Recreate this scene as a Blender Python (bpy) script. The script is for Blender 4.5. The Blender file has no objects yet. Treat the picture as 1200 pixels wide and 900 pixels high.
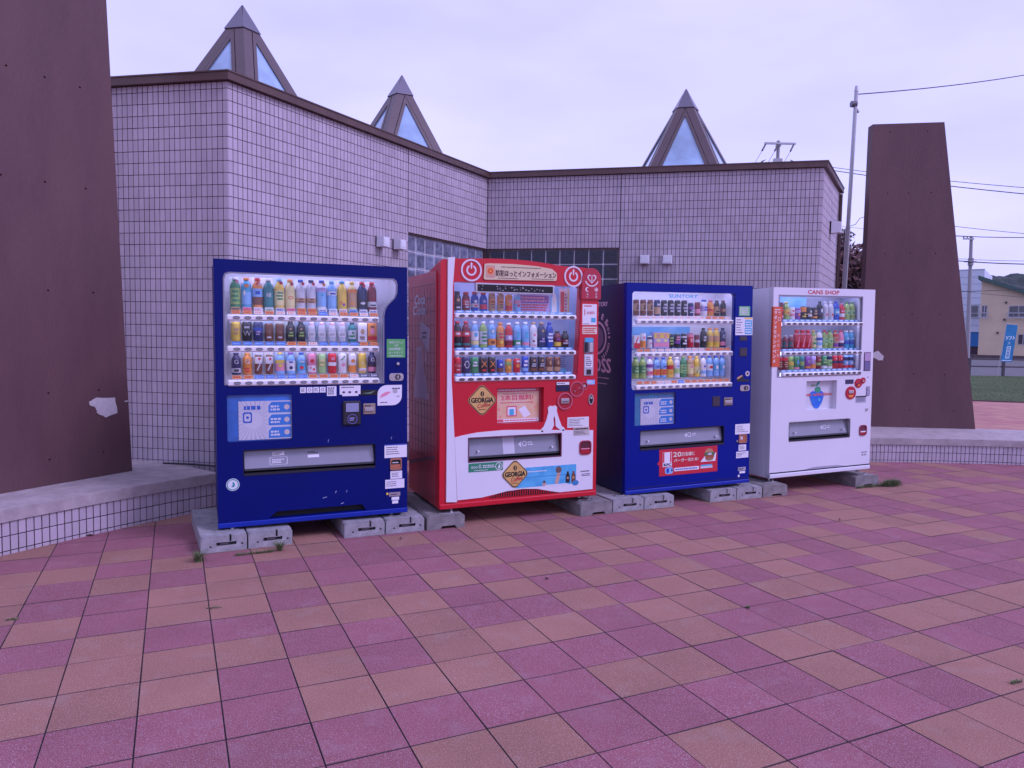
import bpy, math, random
from mathutils import Vector, Matrix
from mathutils.geometry import tessellate_polygon
random.seed(7)
R = math.radians
S = bpy.context.scene
COL = S.collection

# ------------------------------------------------------------------ camera
F_PX, PITCH, ROLL, EYE = 857.6, .0652, .0176, 1.4735
cp, sp, cr, sr = math.cos(PITCH), math.sin(PITCH), math.cos(ROLL), math.sin(ROLL)
fwd = Vector((0, cp, -sp)); rt = Vector((1, 0, 0)); up = rt.cross(fwd)
c_r = rt * cr + up * sr; c_u = -rt * sr + up * cr
cam = bpy.data.cameras.new('camera')
cam.sensor_width = 36; cam.lens = F_PX / 1200 * 36; cam.clip_start = .05; cam.clip_end = 3000
camo = bpy.data.objects.new('camera', cam); COL.objects.link(camo)
camo.matrix_world = Matrix(((c_r.x, c_u.x, -fwd.x, 0), (c_r.y, c_u.y, -fwd.y, 0), (c_r.z, c_u.z, -fwd.z, EYE), (0, 0, 0, 1)))
S.camera = camo

def at(x, y, Y):
    """a spot of the 1200x900 photograph as a place in the world at distance Y"""
    d = c_r * ((x - 600) / F_PX) - c_u * ((y - 450) / F_PX) + fwd
    return Vector((0, 0, EYE)) + d * (Y / d.y)

# ------------------------------------------------------------------ light
SUN_EL, SUN_AZ = R(44), R(114)          # azimuth clockwise from +Y: the light comes from the right, behind the camera
world = bpy.data.worlds.new('World'); S.world = world; world.use_nodes = True
wn, wl = world.node_tree.nodes, world.node_tree.links
wn.clear()
wo = wn.new('ShaderNodeOutputWorld'); bg = wn.new('ShaderNodeBackground')
sky = wn.new('ShaderNodeTexSky'); sky.sky_type = 'NISHITA'; sky.sun_disc = False
sky.sun_elevation = SUN_EL; sky.sun_rotation = SUN_AZ; sky.dust_density = 2
tc = wn.new('ShaderNodeTexCoord'); mp = wn.new('ShaderNodeMapping'); mp.inputs['Scale'].default_value = (1.2, 1.2, 3.5)
cn = wn.new('ShaderNodeTexNoise'); cn.inputs['Scale'].default_value = 1.6; cn.inputs['Detail'].default_value = 4; cn.inputs['Roughness'].default_value = .5
crp = wn.new('ShaderNodeValToRGB')
crp.color_ramp.elements[0].position = .32; crp.color_ramp.elements[0].color = (6.5, 7.1, 8.0, 1)
crp.color_ramp.elements[1].position = .68; crp.color_ramp.elements[1].color = (8.7, 9.4, 9.2, 1)
mx = wn.new('ShaderNodeMix'); mx.data_type = 'RGBA'; mx.inputs['Factor'].default_value = .9
wl.new(tc.outputs['Generated'], mp.inputs['Vector']); wl.new(mp.outputs['Vector'], cn.inputs['Vector']); wl.new(cn.outputs['Fac'], crp.inputs['Fac'])
wl.new(sky.outputs['Color'], mx.inputs['A']); wl.new(crp.outputs['Color'], mx.inputs['B'])
wl.new(mx.outputs['Result'], bg.inputs['Color']); bg.inputs['Strength'].default_value = .1
wl.new(bg.outputs['Background'], wo.inputs['Surface'])
sun = bpy.data.lights.new('sun', 'SUN'); sun.energy = 1.5; sun.angle = R(18); sun.color = (1, .95, .9)
suno = bpy.data.objects.new('sun', sun); COL.objects.link(suno)
sd = Vector((math.sin(SUN_AZ) * math.cos(SUN_EL), math.cos(SUN_AZ) * math.cos(SUN_EL), math.sin(SUN_EL)))
suno.rotation_euler = (-sd).to_track_quat('-Z', 'Y').to_euler()
vs = S.view_settings
vs.view_transform = 'Standard'; vs.look = 'None'; vs.exposure = 0.0; vs.gamma = 1; vs.use_curve_mapping = False
# the photograph's own camera setting: a white balance far off daylight turns everything violet
vs.use_white_balance = True
vs.white_balance_whitepoint = (1.18, 1.33, .69)
S.render.engine = 'CYCLES'

# ------------------------------------------------------------------ materials
MATS = {}
def mat(name, col, rough=.6, metal=0, var=0, scale=20, bump=0, bscale=None, spec=.5, col2=None, coat=0, island=0, detail=4, stretch=None):
    if name in MATS: return MATS[name]
    m = bpy.data.materials.new(name); m.use_nodes = True
    n, l = m.node_tree.nodes, m.node_tree.links
    b = n['Principled BSDF']
    b.inputs['Base Color'].default_value = (*col, 1); b.inputs['Roughness'].default_value = rough
    b.inputs['Metallic'].default_value = metal; b.inputs['Specular IOR Level'].default_value = spec
    b.inputs['Coat Weight'].default_value = coat
    m.diffuse_color = (*col, 1)
    if var or bump or col2 or island:
        t = n.new('ShaderNodeTexCoord'); src = t.outputs['Object']
        if island:                                        # instances of a shared mesh differ through their place
            g0 = n.new('ShaderNodeNewGeometry'); src = g0.outputs['Position']
        if stretch:
            mpn = n.new('ShaderNodeMapping'); mpn.inputs['Scale'].default_value = stretch; l.new(src, mpn.inputs['Vector']); src = mpn.outputs['Vector']
        no = n.new('ShaderNodeTexNoise'); no.inputs['Scale'].default_value = scale; no.inputs['Detail'].default_value = detail; no.inputs['Roughness'].default_value = .62
        l.new(src, no.inputs['Vector'])
        if var or col2:
            r = n.new('ShaderNodeValToRGB'); r.color_ramp.elements[0].position = .3; r.color_ramp.elements[1].position = .7
            c2 = col2 or tuple(min(1, c * (1 + var)) for c in col)
            c1 = col if col2 else tuple(c * (1 - var) for c in col)
            r.color_ramp.elements[0].color = (*c1, 1); r.color_ramp.elements[1].color = (*c2, 1)
            l.new(no.outputs['Fac'], r.inputs['Fac']); out = r.outputs['Color']
            if island:
                g = n.new('ShaderNodeNewGeometry'); oi = n.new('ShaderNodeObjectInfo')
                ad = n.new('ShaderNodeMath'); ad.operation = 'ADD'; l.new(g.outputs['Random Per Island'], ad.inputs[0]); l.new(oi.outputs['Random'], ad.inputs[1])
                fr = n.new('ShaderNodeMath'); fr.operation = 'FRACT'; l.new(ad.outputs[0], fr.inputs[0])
                mr = n.new('ShaderNodeMapRange'); mr.inputs['To Min'].default_value = 1 - island; mr.inputs['To Max'].default_value = 1 + island
                l.new(fr.outputs[0], mr.inputs['Value'])
                vm = n.new('ShaderNodeVectorMath'); vm.operation = 'SCALE'; l.new(out, vm.inputs[0]); l.new(mr.outputs[0], vm.inputs['Scale']); out = vm.outputs[0]
            l.new(out, b.inputs['Base Color'])
        if bump:
            n2 = n.new('ShaderNodeTexNoise'); n2.inputs['Scale'].default_value = bscale or scale * 3; n2.inputs['Detail'].default_value = 3
            l.new(src, n2.inputs['Vector'])
            bp = n.new('ShaderNodeBump'); bp.inputs['Strength'].default_value = bump; bp.inputs['Distance'].default_value = .01
            l.new(n2.outputs['Fac'], bp.inputs['Height']); l.new(bp.outputs['Normal'], b.inputs['Normal'])
    MATS[name] = m
    return m

def paint(col, rough=.35):                 # plain printed or painted colour, shared by value
    return mat('paint_%02x%02x%02x_%d' % (*[int(min(1, c) * 255) for c in col], int(rough * 100)), col, rough)

def glass_mat(name='clear_glass', tint=(.93, .95, .96), spec=1.45, rough=.01):
    if name in MATS: return MATS[name]
    m = bpy.data.materials.new(name); m.use_nodes = True
    n, l = m.node_tree.nodes, m.node_tree.links; n.clear()
    o = n.new('ShaderNodeOutputMaterial'); mixs = n.new('ShaderNodeMixShader')
    tr = n.new('ShaderNodeBsdfTransparent'); tr.inputs['Color'].default_value = (*tint, 1)
    gl = n.new('ShaderNodeBsdfGlossy'); gl.inputs['Roughness'].default_value = rough
    lw = n.new('ShaderNodeLayerWeight'); lw.inputs['Blend'].default_value = .5
    pw = n.new('ShaderNodeMath'); pw.operation = 'POWER'; pw.inputs[1].default_value = 5; l.new(lw.outputs['Facing'], pw.inputs[0])
    fr = n.new('ShaderNodeMath'); fr.operation = 'MULTIPLY_ADD'; fr.inputs[1].default_value = .90; fr.inputs[2].default_value = .055; l.new(pw.outputs[0], fr.inputs[0])
    l.new(fr.outputs[0], mixs.inputs[0]); l.new(tr.outputs[0], mixs.inputs[1]); l.new(gl.outputs[0], mixs.inputs[2]); l.new(mixs.outputs[0], o.inputs['Surface'])
    MATS[name] = m
    return m

# ------------------------------------------------------------------ text outlines (built-in font), cached
TXT = {}
def text_geo(s):
    if s in TXT: return TXT[s]
    c = bpy.data.curves.new('lettering', 'FONT'); c.body = s; c.size = 1; c.resolution_u = 2; c.fill_mode = 'FRONT'
    o = bpy.data.objects.new('lettering', c); COL.objects.link(o)
    dg = bpy.context.evaluated_depsgraph_get(); e = o.evaluated_get(dg); me = e.to_mesh()
    vs_ = [(v.co.x, v.co.y) for v in me.vertices]; fs = [tuple(p.vertices) for p in me.polygons]
    e.to_mesh_clear(); bpy.data.objects.remove(o); bpy.data.curves.remove(c)
    if vs_:
        x0 = min(v[0] for v in vs_); x1 = max(v[0] for v in vs_); y0 = min(v[1] for v in vs_); y1 = max(v[1] for v in vs_)
        h = max(y1 - y0, 1e-6)
        vs_ = [((x - x0) / h, (y - y0) / h) for x, y in vs_]; w = (x1 - x0) / h
    else: w = 0
    TXT[s] = (vs_, fs, w)
    return TXT[s]

# ------------------------------------------------------------------ mesh builder
X, Y, Z = Vector((1, 0, 0)), Vector((0, 1, 0)), Vector((0, 0, 1))
FRONT = (Vector((0, 0, 0)), X, Z, -Y)          # (origin, u, v, outward normal)
LEFT = (Vector((0, 0, 0)), -Y, Z, -X)

def circle(cx, cy, r, n=20, ry=None, a0=0, a1=360):
    ry = ry or r
    full = abs(a1 - a0) >= 360
    k = n if full else n + 1
    return [(cx + r * math.cos(R(a0 + (a1 - a0) * i / n)), cy + ry * math.sin(R(a0 + (a1 - a0) * i / n))) for i in range(k)]
def rrect(x0, z0, x1, z1, r=.01, n=4):
    x0, x1 = min(x0, x1), max(x0, x1); z0, z1 = min(z0, z1), max(z0, z1)
    p = []
    for cx, cz, a in ((x1 - r, z0 + r, -90), (x1 - r, z1 - r, 0), (x0 + r, z1 - r, 90), (x0 + r, z0 + r, 180)):
        p += [(cx + r * math.cos(R(a + 90 * i / n)), cz + r * math.sin(R(a + 90 * i / n))) for i in range(n + 1)]
    return p
def rect(x0, z0, x1, z1):
    x0, x1 = min(x0, x1), max(x0, x1); z0, z1 = min(z0, z1), max(z0, z1)
    return [(x0, z0), (x1, z0), (x1, z1), (x0, z1)]

class MB:
    def __init__(s): s.v, s.f, s.m, s.s, s.mats = [], [], [], [], []
    def mi(s, m):
        if m not in s.mats: s.mats.append(m)
        return s.mats.index(m)
    def add(s, vs_, fs, m, smooth=False):
        b = len(s.v); s.v += [tuple(v) for v in vs_]; k = s.mi(m)
        for f in fs: s.f.append(tuple(i + b for i in f)); s.m.append(k); s.s.append(smooth)
        return s
    def box(s, x0, x1, y0, y1, z0, z1, m, c=0, M=None):
        x0, x1 = min(x0, x1), max(x0, x1); y0, y1 = min(y0, y1), max(y0, y1); z0, z1 = min(z0, z1), max(z0, z1)
        if c <= 0:
            v = [(x, y, z) for z in (z0, z1) for y in (y0, y1) for x in (x0, x1)]
            f = [(0, 2, 3, 1), (4, 5, 7, 6), (0, 1, 5, 4), (2, 6, 7, 3), (0, 4, 6, 2), (1, 3, 7, 5)]
        else:
            v = []; idx = {}
            for iz, z in enumerate((z0, z1)):
                for iy, y in enumerate((y0, y1)):
                    for ix, x in enumerate((x0, x1)):
                        xi = x + (c if ix == 0 else -c); yi = y + (c if iy == 0 else -c); zi = z + (c if iz == 0 else -c)
                        for a, p in (('x', (x, yi, zi)), ('y', (xi, y, zi)), ('z', (xi, yi, z))):
                            idx[(ix, iy, iz, a)] = len(v); v.append(p)
            I = lambda ix, iy, iz, a: idx[(ix, iy, iz, a)]
            f = []
            for ix in (0, 1): f.append([I(ix, 0, 0, 'x'), I(ix, 1, 0, 'x'), I(ix, 1, 1, 'x'), I(ix, 0, 1, 'x')][::(1 if ix else -1)])
            for iy in (0, 1): f.append([I(0, iy, 0, 'y'), I(1, iy, 0, 'y'), I(1, iy, 1, 'y'), I(0, iy, 1, 'y')][::(-1 if iy else 1)])
            for iz in (0, 1): f.append([I(0, 0, iz, 'z'), I(1, 0, iz, 'z'), I(1, 1, iz, 'z'), I(0, 1, iz, 'z')][::(1 if iz else -1)])
            for ix in (0, 1):
                for iy in (0, 1): f.append([I(ix, iy, 0, 'x'), I(ix, iy, 0, 'y'), I(ix, iy, 1, 'y'), I(ix, iy, 1, 'x')][::(1 if ix != iy else -1)])
            for iy in (0, 1):
                for iz in (0, 1): f.append([I(0, iy, iz, 'y'), I(0, iy, iz, 'z'), I(1, iy, iz, 'z'), I(1, iy, iz, 'y')][::(1 if iy != iz else -1)])
            for ix in (0, 1):
                for iz in (0, 1): f.append([I(ix, 0, iz, 'z'), I(ix, 0, iz, 'x'), I(ix, 1, iz, 'x'), I(ix, 1, iz, 'z')][::(1 if ix != iz else -1)])
            for ix in (0, 1):
                for iy in (0, 1):
                    for iz in (0, 1): f.append([I(ix, iy, iz, 'x'), I(ix, iy, iz, 'y'), I(ix, iy, iz, 'z')][::(1 if (ix + iy + iz) % 2 else -1)])
        if M is not None: v = [M @ Vector(p) for p in v]
        return s.add(v, f, m)
    def plate(s, F, outer, holes, n0, n1, m, edge=None, back=False):
        """flat shape with holes, from depth n0 (inner) to n1 (outer) along the frame's normal"""
        O, U, V, N = F
        loops = [outer] + list(holes or [])
        tris = tessellate_polygon([[Vector((p[0], p[1], 0)) for p in lp] for lp in loops])
        flat = [p for lp in loops for p in lp]
        P = lambda p, n: O + U * p[0] + V * p[1] + N * n
        flip = U.cross(V).dot(N) < 0
        def area(t):
            a, b, c = (flat[i] for i in t); return (b[0] - a[0]) * (c[1] - a[1]) - (b[1] - a[1]) * (c[0] - a[0])
        T = [t if (area(t) > 0) != flip else (t[0], t[2], t[1]) for t in tris]
        s.add([P(p, n1) for p in flat], T, m)
        if back: s.add([P(p, n0) for p in flat], [(t[0], t[2], t[1]) for t in T], edge or m)
        if abs(n1 - n0) > 1e-7:
            for li, lp in enumerate(loops):
                k = len(lp)
                ar = sum(lp[i][0] * lp[(i + 1) % k][1] - lp[(i + 1) % k][0] * lp[i][1] for i in range(k))
                fw = (ar > 0) != flip
                if li: fw = not fw
                vv = [P(p, n0) for p in lp] + [P(p, n1) for p in lp]
                ff = [(i, (i + 1) % k, k + (i + 1) % k, k + i) for i in range(k)]
                if not fw: ff = [f[::-1] for f in ff]
                s.add(vv, ff, edge or m)
        return s
    def cyl(s, p0, p1, r0, r1, m, n=12, cap=True, smooth=True):
        p0, p1 = Vector(p0), Vector(p1); d = (p1 - p0).normalized()
        a = d.orthogonal().normalized(); b = d.cross(a)
        v = [p + (a * math.cos(2 * math.pi * i / n) + b * math.sin(2 * math.pi * i / n)) * r for p, r in ((p0, r0), (p1, r1)) for i in range(n)]
        s.add(v, [(i, (i + 1) % n, n + (i + 1) % n, n + i) for i in range(n)], m, smooth)
        if cap: s.add(v, [tuple(range(n))[::-1], tuple(range(n, 2 * n))], m)
        return s
    def lathe(s, prof, m, n=14, c=(0, 0, 0), smooth=True):
        v = [(c[0] + r * math.cos(2 * math.pi * i / n), c[1] + r * math.sin(2 * math.pi * i / n), c[2] + z) for r, z in prof for i in range(n)]
        f = [(k * n + i, k * n + (i + 1) % n, (k + 1) * n + (i + 1) % n, (k + 1) * n + i) for k in range(len(prof) - 1) for i in range(n)]
        s.add(v, f, m, smooth)
        s.add(v[-n:], [tuple(range(n))], m); s.add(v[:n], [tuple(range(n))[::-1]], m)
        return s
    def tube(s, pts, r, m, n=6):
        for a, b in zip(pts, pts[1:]): s.cyl(a, b, r, r, m, n, cap=True)
        return s
    def text(s, F, t, u, v, h, m, n=.002, al='c', w=None, rot=0, slant=0, bold=0):
        """printed word: height h, centred (or left) on u, base line v; w squeezes it to a width"""
        vs_, fs, wd = text_geo(t)
        if not vs_: return s
        if bold:
            for k, (a, b) in enumerate(((-1, -.6), (1, -.6), (-1, .6), (1, .6))): s.text(F, t, u + a * bold, v + b * bold, h, m, n - .00004 * (k + 1), al, w, rot, slant)
        O, U, V, N = F
        sx = (w / wd) if w else h
        off = {'c': -wd * sx / 2, 'l': 0, 'r': -wd * sx}[al]
        ca, sa = math.cos(R(rot)), math.sin(R(rot))
        P = []
        for x, y in vs_:
            a, b = off + x * sx + y * h * slant, y * h
            P.append(O + U * (u + a * ca - b * sa) + V * (v + a * sa + b * ca) + N * n)
        if U.cross(V).dot(N) < 0: fs = [f[::-1] for f in fs]
        return s.add(P, fs, m)
    def lines(s, F, x0, z0, x1, z1, m, rows=3, n=.002, fill=.55, gap=.35):
        """small print too fine to read: rows of short dashes"""
        x0, x1 = min(x0, x1), max(x0, x1); z0, z1 = min(z0, z1), max(z0, z1)
        hh = (z1 - z0) / rows
        for k in range(rows):
            z = z1 - hh * (k + 1) + hh * (1 - fill) / 2; x = x0
            end = x1 - random.random() * gap * (x1 - x0)
            while x < end - hh * .3:
                w = hh * random.uniform(.35, 1.1); e = min(x + w, end)
                s.plate(F, rect(x, z, e, z + hh * fill), None, n, n, m); x = e + hh * random.uniform(.12, .3)
        return s
    def build(s, name, parent=None, kind=None, label=None, cat=None, group=None, loc=None):
        me = bpy.data.meshes.new(name); me.from_pydata(s.v, [], s.f)
        for m in s.mats: me.materials.append(m)
        me.polygons.foreach_set('material_index', s.m); me.polygons.foreach_set('use_smooth', s.s)
        me.update()
        return link(name, me, parent, kind, label, cat, group, loc)

def link(name, me, parent=None, kind=None, label=None, cat=None, group=None, loc=None, rot=None):
    o = bpy.data.objects.new(name, me); COL.objects.link(o)
    if parent: o.parent = parent
    if loc is not None: o.location = loc
    if rot is not None: o.rotation_euler = rot
    if kind: o['kind'] = kind
    if label: o['label'] = label
    if cat: o['category'] = cat
    if group: o['group'] = group
    return o
def empty(name, loc, rot, label, cat, group=None):
    o = link(name, None, None, None, label, cat, group, loc, rot); o.empty_display_size = .1
    return o

# ------------------------------------------------------------------ shared materials
mortar = mat('dark_joint_mortar', (.055, .04, .045), .95, bump=.4, bscale=150)
paver_side = mat('grimy_paver_edge', (.07, .045, .05), .95)
def paver_mat(name, base, speck, dark):
    m = mat(name, base, .86, var=.10, scale=2.2, bump=.5, bscale=300, island=.08, spec=.25)
    n, l = m.node_tree.nodes, m.node_tree.links; b = n['Principled BSDF']
    src = b.inputs['Base Color'].links[0].from_socket; g = n.new('ShaderNodeNewGeometry')
    for sc, lo, hi, c in ((230, .57, .66, speck), (170, .58, .68, dark), (7, .55, .80, tuple(.5 * (x + .42) for x in base))):
        t = n.new('ShaderNodeTexNoise'); t.inputs['Scale'].default_value = sc; t.inputs['Detail'].default_value = 2 if sc > 20 else 8; l.new(g.outputs['Position'], t.inputs['Vector'])
        r = n.new('ShaderNodeMapRange'); r.inputs['From Min'].default_value = lo; r.inputs['From Max'].default_value = hi; r.inputs['To Max'].default_value = .62 if sc > 20 else .30; l.new(t.outputs['Fac'], r.inputs['Value'])
        x = n.new('ShaderNodeMix'); x.data_type = 'RGBA'; l.new(r.outputs[0], x.inputs['Factor']); l.new(src, x.inputs['A']); x.inputs['B'].default_value = (*c, 1); src = x.outputs['Result']
        if sc == 190:
            t.inputs['W' if False else 'Roughness'].default_value = .4
    l.new(src, b.inputs['Base Color'])
    return m
tile_pink = paver_mat('rose_paver', (.270, .093, .108), (.56, .44, .48), (.17, .07, .08))
tile_tan = paver_mat('tan_paver', (.300, .142, .102), (.60, .42, .34), (.19, .11, .09))
wall_tile = mat('beige_wall_tile', (.445, .385, .425), .42, var=.07, scale=1.7, bump=.25, bscale=260, island=.085, spec=.5)
wall_grout = mat('dark_grout', (.055, .04, .052), .95, var=.3, scale=12)
stone = mat('washed_coping_stone', (.29, .245, .24), .85, col2=(.44, .38, .37), scale=9, bump=.3, bscale=180, detail=10)
brown_metal = mat('brown_metal_trim', (.10, .055, .045), .42, metal=.2, var=.15, scale=6)
brown_metal2 = mat('brown_skylight_metal', (.10, .068, .068), .42, metal=.15, var=.08, scale=5)
cap_metal = mat('grey_brown_metal_cap', (.17, .155, .19), .32, metal=.6, var=.05, scale=4)
black = mat('black_gap', (.01, .01, .012), .8)
steel = mat('galvanised_steel', (.42, .42, .42), .45, metal=.6, var=.15, scale=40)
white = paint((.78, .77, .76), .4)

# ================================================================== THE SETTING
ground_m = mat('grey_asphalt', (.10, .10, .10), .9, var=.25, scale=3, bump=.3, bscale=60)
MB().plate((Vector((0, 0, -.06)), X, Y, Z), circle(0, 0, 1600, 64), None, 0, 0, ground_m).build('ground', kind='structure')

PC = Vector((4.9, .3, 0))                                             # centre of the round plaza
TH, SA, SB = .4336, .2987, .3012
pav = MB().plate((Vector((0, 0, 0)), X, Y, Z), [((x - (-.8844)) * math.cos(TH) + (y - 2.282) * math.sin(TH), -(x + .8844) * math.sin(TH) + (y - 2.282) * math.cos(TH)) for x, y in circle(PC.x, PC.y, 9.9, 72)],
               None, 0, 0, mortar).build('plaza_paving', kind='structure', loc=(-.8844, 2.282, -.008), label='square rose and tan pavers laid in a straight grid')
pav.rotation_euler = (0, 0, TH)
# colours read from the photograph, cell (a, b); '-' is rose, 'o' is tan
KNOWN = {0: (2, 'oo----o' '-o---'), -1: (1, '----oo-oo-o' 'o'), 1: (4, '-o----oo'), 2: (7, '-oo'), -2: (-2, '---ooo---o-'), -3: (-2, 'oo-o-ooo-o'),
         -4: (-2, 'ooo--o--o'), -5: (-2, 'o--ooo-o-'), -6: (-3, 'o-oo-o-o-o-'), -7: (-3, '--ooo---o--'), -8: (-3, '-o-o--'), -9: (-3, 'o')}
tone = {}
for b, (a0, s_) in KNOWN.items():
    for i, ch in enumerate(s_): tone[(a0 + i, b)] = ch
rp = random.Random(11)
GX, GY = .0034, .0044                                                 # the joints running away are the wider ones
def paver_mesh(m, seed):
    return MB().box(-SA / 2 + GX / 2, SA / 2 - GX / 2, -SB / 2 + GY / 2, SB / 2 - GY / 2, -.03, 0, m, .0014)
cells = []
for a in range(-40, 60):
    for b in range(-45, 60):
        lx, ly = (a + .5) * SA, -(b + .5) * SB
        wx = -.8844 + lx * math.cos(TH) - ly * math.sin(TH); wy = 2.282 + lx * math.sin(TH) + ly * math.cos(TH)
        if (wx - PC.x) ** 2 + (wy - PC.y) ** 2 > 9.6 ** 2: continue
        d = math.hypot(wx, wy); seen = wy > 2.0 and abs(wx) < wy * .72 + .3
        cells.append((d if seen else 100 + d, a, b, lx, ly))
cells.sort()
protos = {}
for ch, m in (('-', tile_pink), ('o', tile_tan)):
    for k in range(2):
        ob = paver_mesh(m, k); me = bpy.data.meshes.new('paving_tile'); me.from_pydata(ob.v, [], ob.f); me.materials.append(m); me.materials.append(paver_side); me.polygons.foreach_set('material_index', [0 if j == 5 else 1 for j in range(len(ob.f))]); protos[(ch, k)] = me
rest = MB()
for i, (d, a, b, lx, ly) in enumerate(cells):
    ch = tone.get((a, b)) or ('-' if rp.random() < .52 else 'o')
    z = .008 + rp.uniform(-.0011, .0011); rx, ry = rp.uniform(-.0035, .0035), rp.uniform(-.0035, .0035); rz = rp.uniform(-.003, .003)
    M = Matrix.Translation((lx, ly, z)) @ Matrix.Rotation(rz, 4, 'Z') @ Matrix.Rotation(rx, 4, 'X') @ Matrix.Rotation(ry, 4, 'Y')
    if i < 300:
        o = link('paving_tile', protos[(ch, i % 2)], pav); o.matrix_local = M
    else:
        f0 = len(rest.m); rest.box(-SA / 2 + GX / 2, SA / 2 - GX / 2, -SB / 2 + GY / 2, SB / 2 - GY / 2, -.03, 0, tile_pink if ch == '-' else tile_tan, .0014, M); dk = rest.mi(paver_side); rest.m[f0:] = [m_ if j == 5 else dk for j, m_ in enumerate(rest.m[f0:])]
rest.build('outlying_paving_tiles', pav, kind='stuff')

# paving beyond the round plaza, too far to pick apart
m = bpy.data.materials.new('distant_pavers'); m.use_nodes = True; n, l = m.node_tree.nodes, m.node_tree.links
b_ = n['Principled BSDF']; b_.inputs['Roughness'].default_value = .85; b_.inputs['Specular IOR Level'].default_value = .25
t_ = n.new('ShaderNodeTexCoord'); mp_ = n.new('ShaderNodeMapping'); mp_.inputs['Rotation'].default_value = (0, 0, -TH)
br = n.new('ShaderNodeTexBrick'); br.offset = 0; br.inputs['Scale'].default_value = 1; br.inputs['Brick Width'].default_value = .3; br.inputs['Row Height'].default_value = .3; br.inputs['Mortar Size'].default_value = .004
br.inputs['Color1'].default_value = (.37, .15, .145, 1); br.inputs['Color2'].default_value = (.45, .24, .17, 1); br.inputs['Mortar'].default_value = (.12, .09, .09, 1)
l.new(t_.outputs['Object'], mp_.inputs['Vector']); l.new(mp_.outputs['Vector'], br.inputs['Vector']); l.new(br.outputs['Color'], b_.inputs['Base Color'])
LAWN = [(-30, 29.6), (12.05, 19.0), (13.1, 18.72), (60, 6.8), (80, 34), (-30, 34)]
MB().plate((Vector((0, 0, 0)), X, Y, Z), [(-30, -40), (60, -40), (60, 6.8), (13.1, 18.72), (12.05, 19.0), (-30, 29.6)], [circle(PC.x, PC.y, 9.55, 72)], 0, 0, m).build('outer_plaza', kind='structure', loc=(0, 0, -.004))
grass_m = mat('mown_grass', (.052, .080, .030), .95, spec=.1, col2=(.085, .118, .046), scale=.45, bump=.15, bscale=12, detail=4)
MB().plate((Vector((0, 0, 0)), X, Y, Z), LAWN, None, -.06, .03, grass_m, mat('dark_lawn_kerb', (.10, .08, .075), .9)).build('lawn', kind='structure', loc=(0, 0, 0))
gb = MB(); rg = random.Random(3)
for k in range(7000):
    y = rg.uniform(18.6, 34); x = rg.uniform(.45, .85) * y
    if y < 19.0 - (x - 12.05) * .2596 + .1: continue
    a = rg.uniform(0, 6.28); h = rg.uniform(.015, .04) * (1.4 if math.sin(x * .9) * math.sin(y * .7) > .3 else 1); w = rg.uniform(.004, .010)
    gb.add([(x - w * math.cos(a), y - w * math.sin(a), .03), (x + w * math.cos(a), y + w * math.sin(a), .03), (x + rg.uniform(-.03, .03), y, .03 + h)], [(0, 1, 2)],
           (mat('grass_blade', (.065, .095, .036), .8), mat('grass_blade_pale', (.085, .115, .045), .8), mat('grass_blade_dark', (.055, .082, .03), .8))[k % 3])
gb.build('grass_blades', kind='stuff', label='short rough grass on the lawn beyond the plaza', cat='grass')

# ------------------------------------------------------------------ low tiled plinths, arcs of nine metres radius
def frame_at(c, rad, ang):
    """point on the arc, frame with U running left to right as seen from the plaza"""
    return Vector((c[0] + rad * math.cos(ang), c[1] + rad * math.sin(ang), 0)), Vector((math.sin(ang), -math.cos(ang), 0)), Vector((-math.cos(ang), -math.sin(ang), 0))
def plinth(c, a0, a1, label, individually, group):
    root = empty('low_plinth', (0, 0, 0), (0, 0, 0), label, 'low wall', group)
    n = max(8, int(abs(a1 - a0) / .05)); R0, R1 = 9.0, 10.25
    an = [a0 + (a1 - a0) * i / n for i in range(n + 1)]
    def ring(r): return [(c[0] + r * math.cos(t), c[1] + r * math.sin(t)) for t in an]
    FZ = (Vector((0, 0, 0)), X, Y, Z)
    MB().plate(FZ, ring(R0 + .012) + ring(R1 - .02)[::-1], None, -.02, .222, wall_grout).build('core', root)
    cop = MB().plate(FZ, ring(R0 - .012) + ring(R1)[::-1], None, .22, .297, stone)
    cop.plate(FZ, ring(R0 - .004) + ring(R1 - .008)[::-1], None, .297, .301, stone)
    cop.build('coping', root)
    pitch = .0502; L = abs(a1 - a0) * R0; rows = [(.2170, .1255), (.1185, .0270), (.0200, -.01)]
    jm = MB(); protos_ = {}
    for i in range(int(L / pitch)):
        ang = a0 + (a1 - a0) * ((i + .5) * pitch / L); P, U, N = frame_at(c, R0, ang)
        for zt, zb in rows:
            M = Matrix(((U.x, -N.x, 0, P.x), (U.y, -N.y, 0, P.y), (0, 0, 1, (zt + zb) / 2), (0, 0, 0, 1)))
            hh = (zt - zb) / 2
            if individually and i < 100:
                if hh not in protos_:
                    q = MB().box(-.0218, .0218, 0, .011, -hh, hh, wall_tile, .0015); me = bpy.data.meshes.new('facing_tile'); me.from_pydata(q.v, [], q.f); me.materials.append(wall_tile); protos_[hh] = me
                o = link('facing_tile', protos_[hh], root); o.matrix_local = M
            else: jm.box(-.0218, .0218, 0, .011, -hh, hh, wall_tile, .0015, M)
    if jm.v: jm.build('small_facing_tiles', root, kind='stuff')
    # return end, tiled too
    return root
plinth((4.78, .613), R(143.2), R(176), 'low curved stone plinth with tiled face carrying the slab left of the machines', True, 'curved plinths round the plaza')
plinth((5.157, 0), R(99.5), R(60), 'low curved stone plinth with tiled face carrying the slab right of the white machine', False, 'curved plinths round the plaza')

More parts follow.
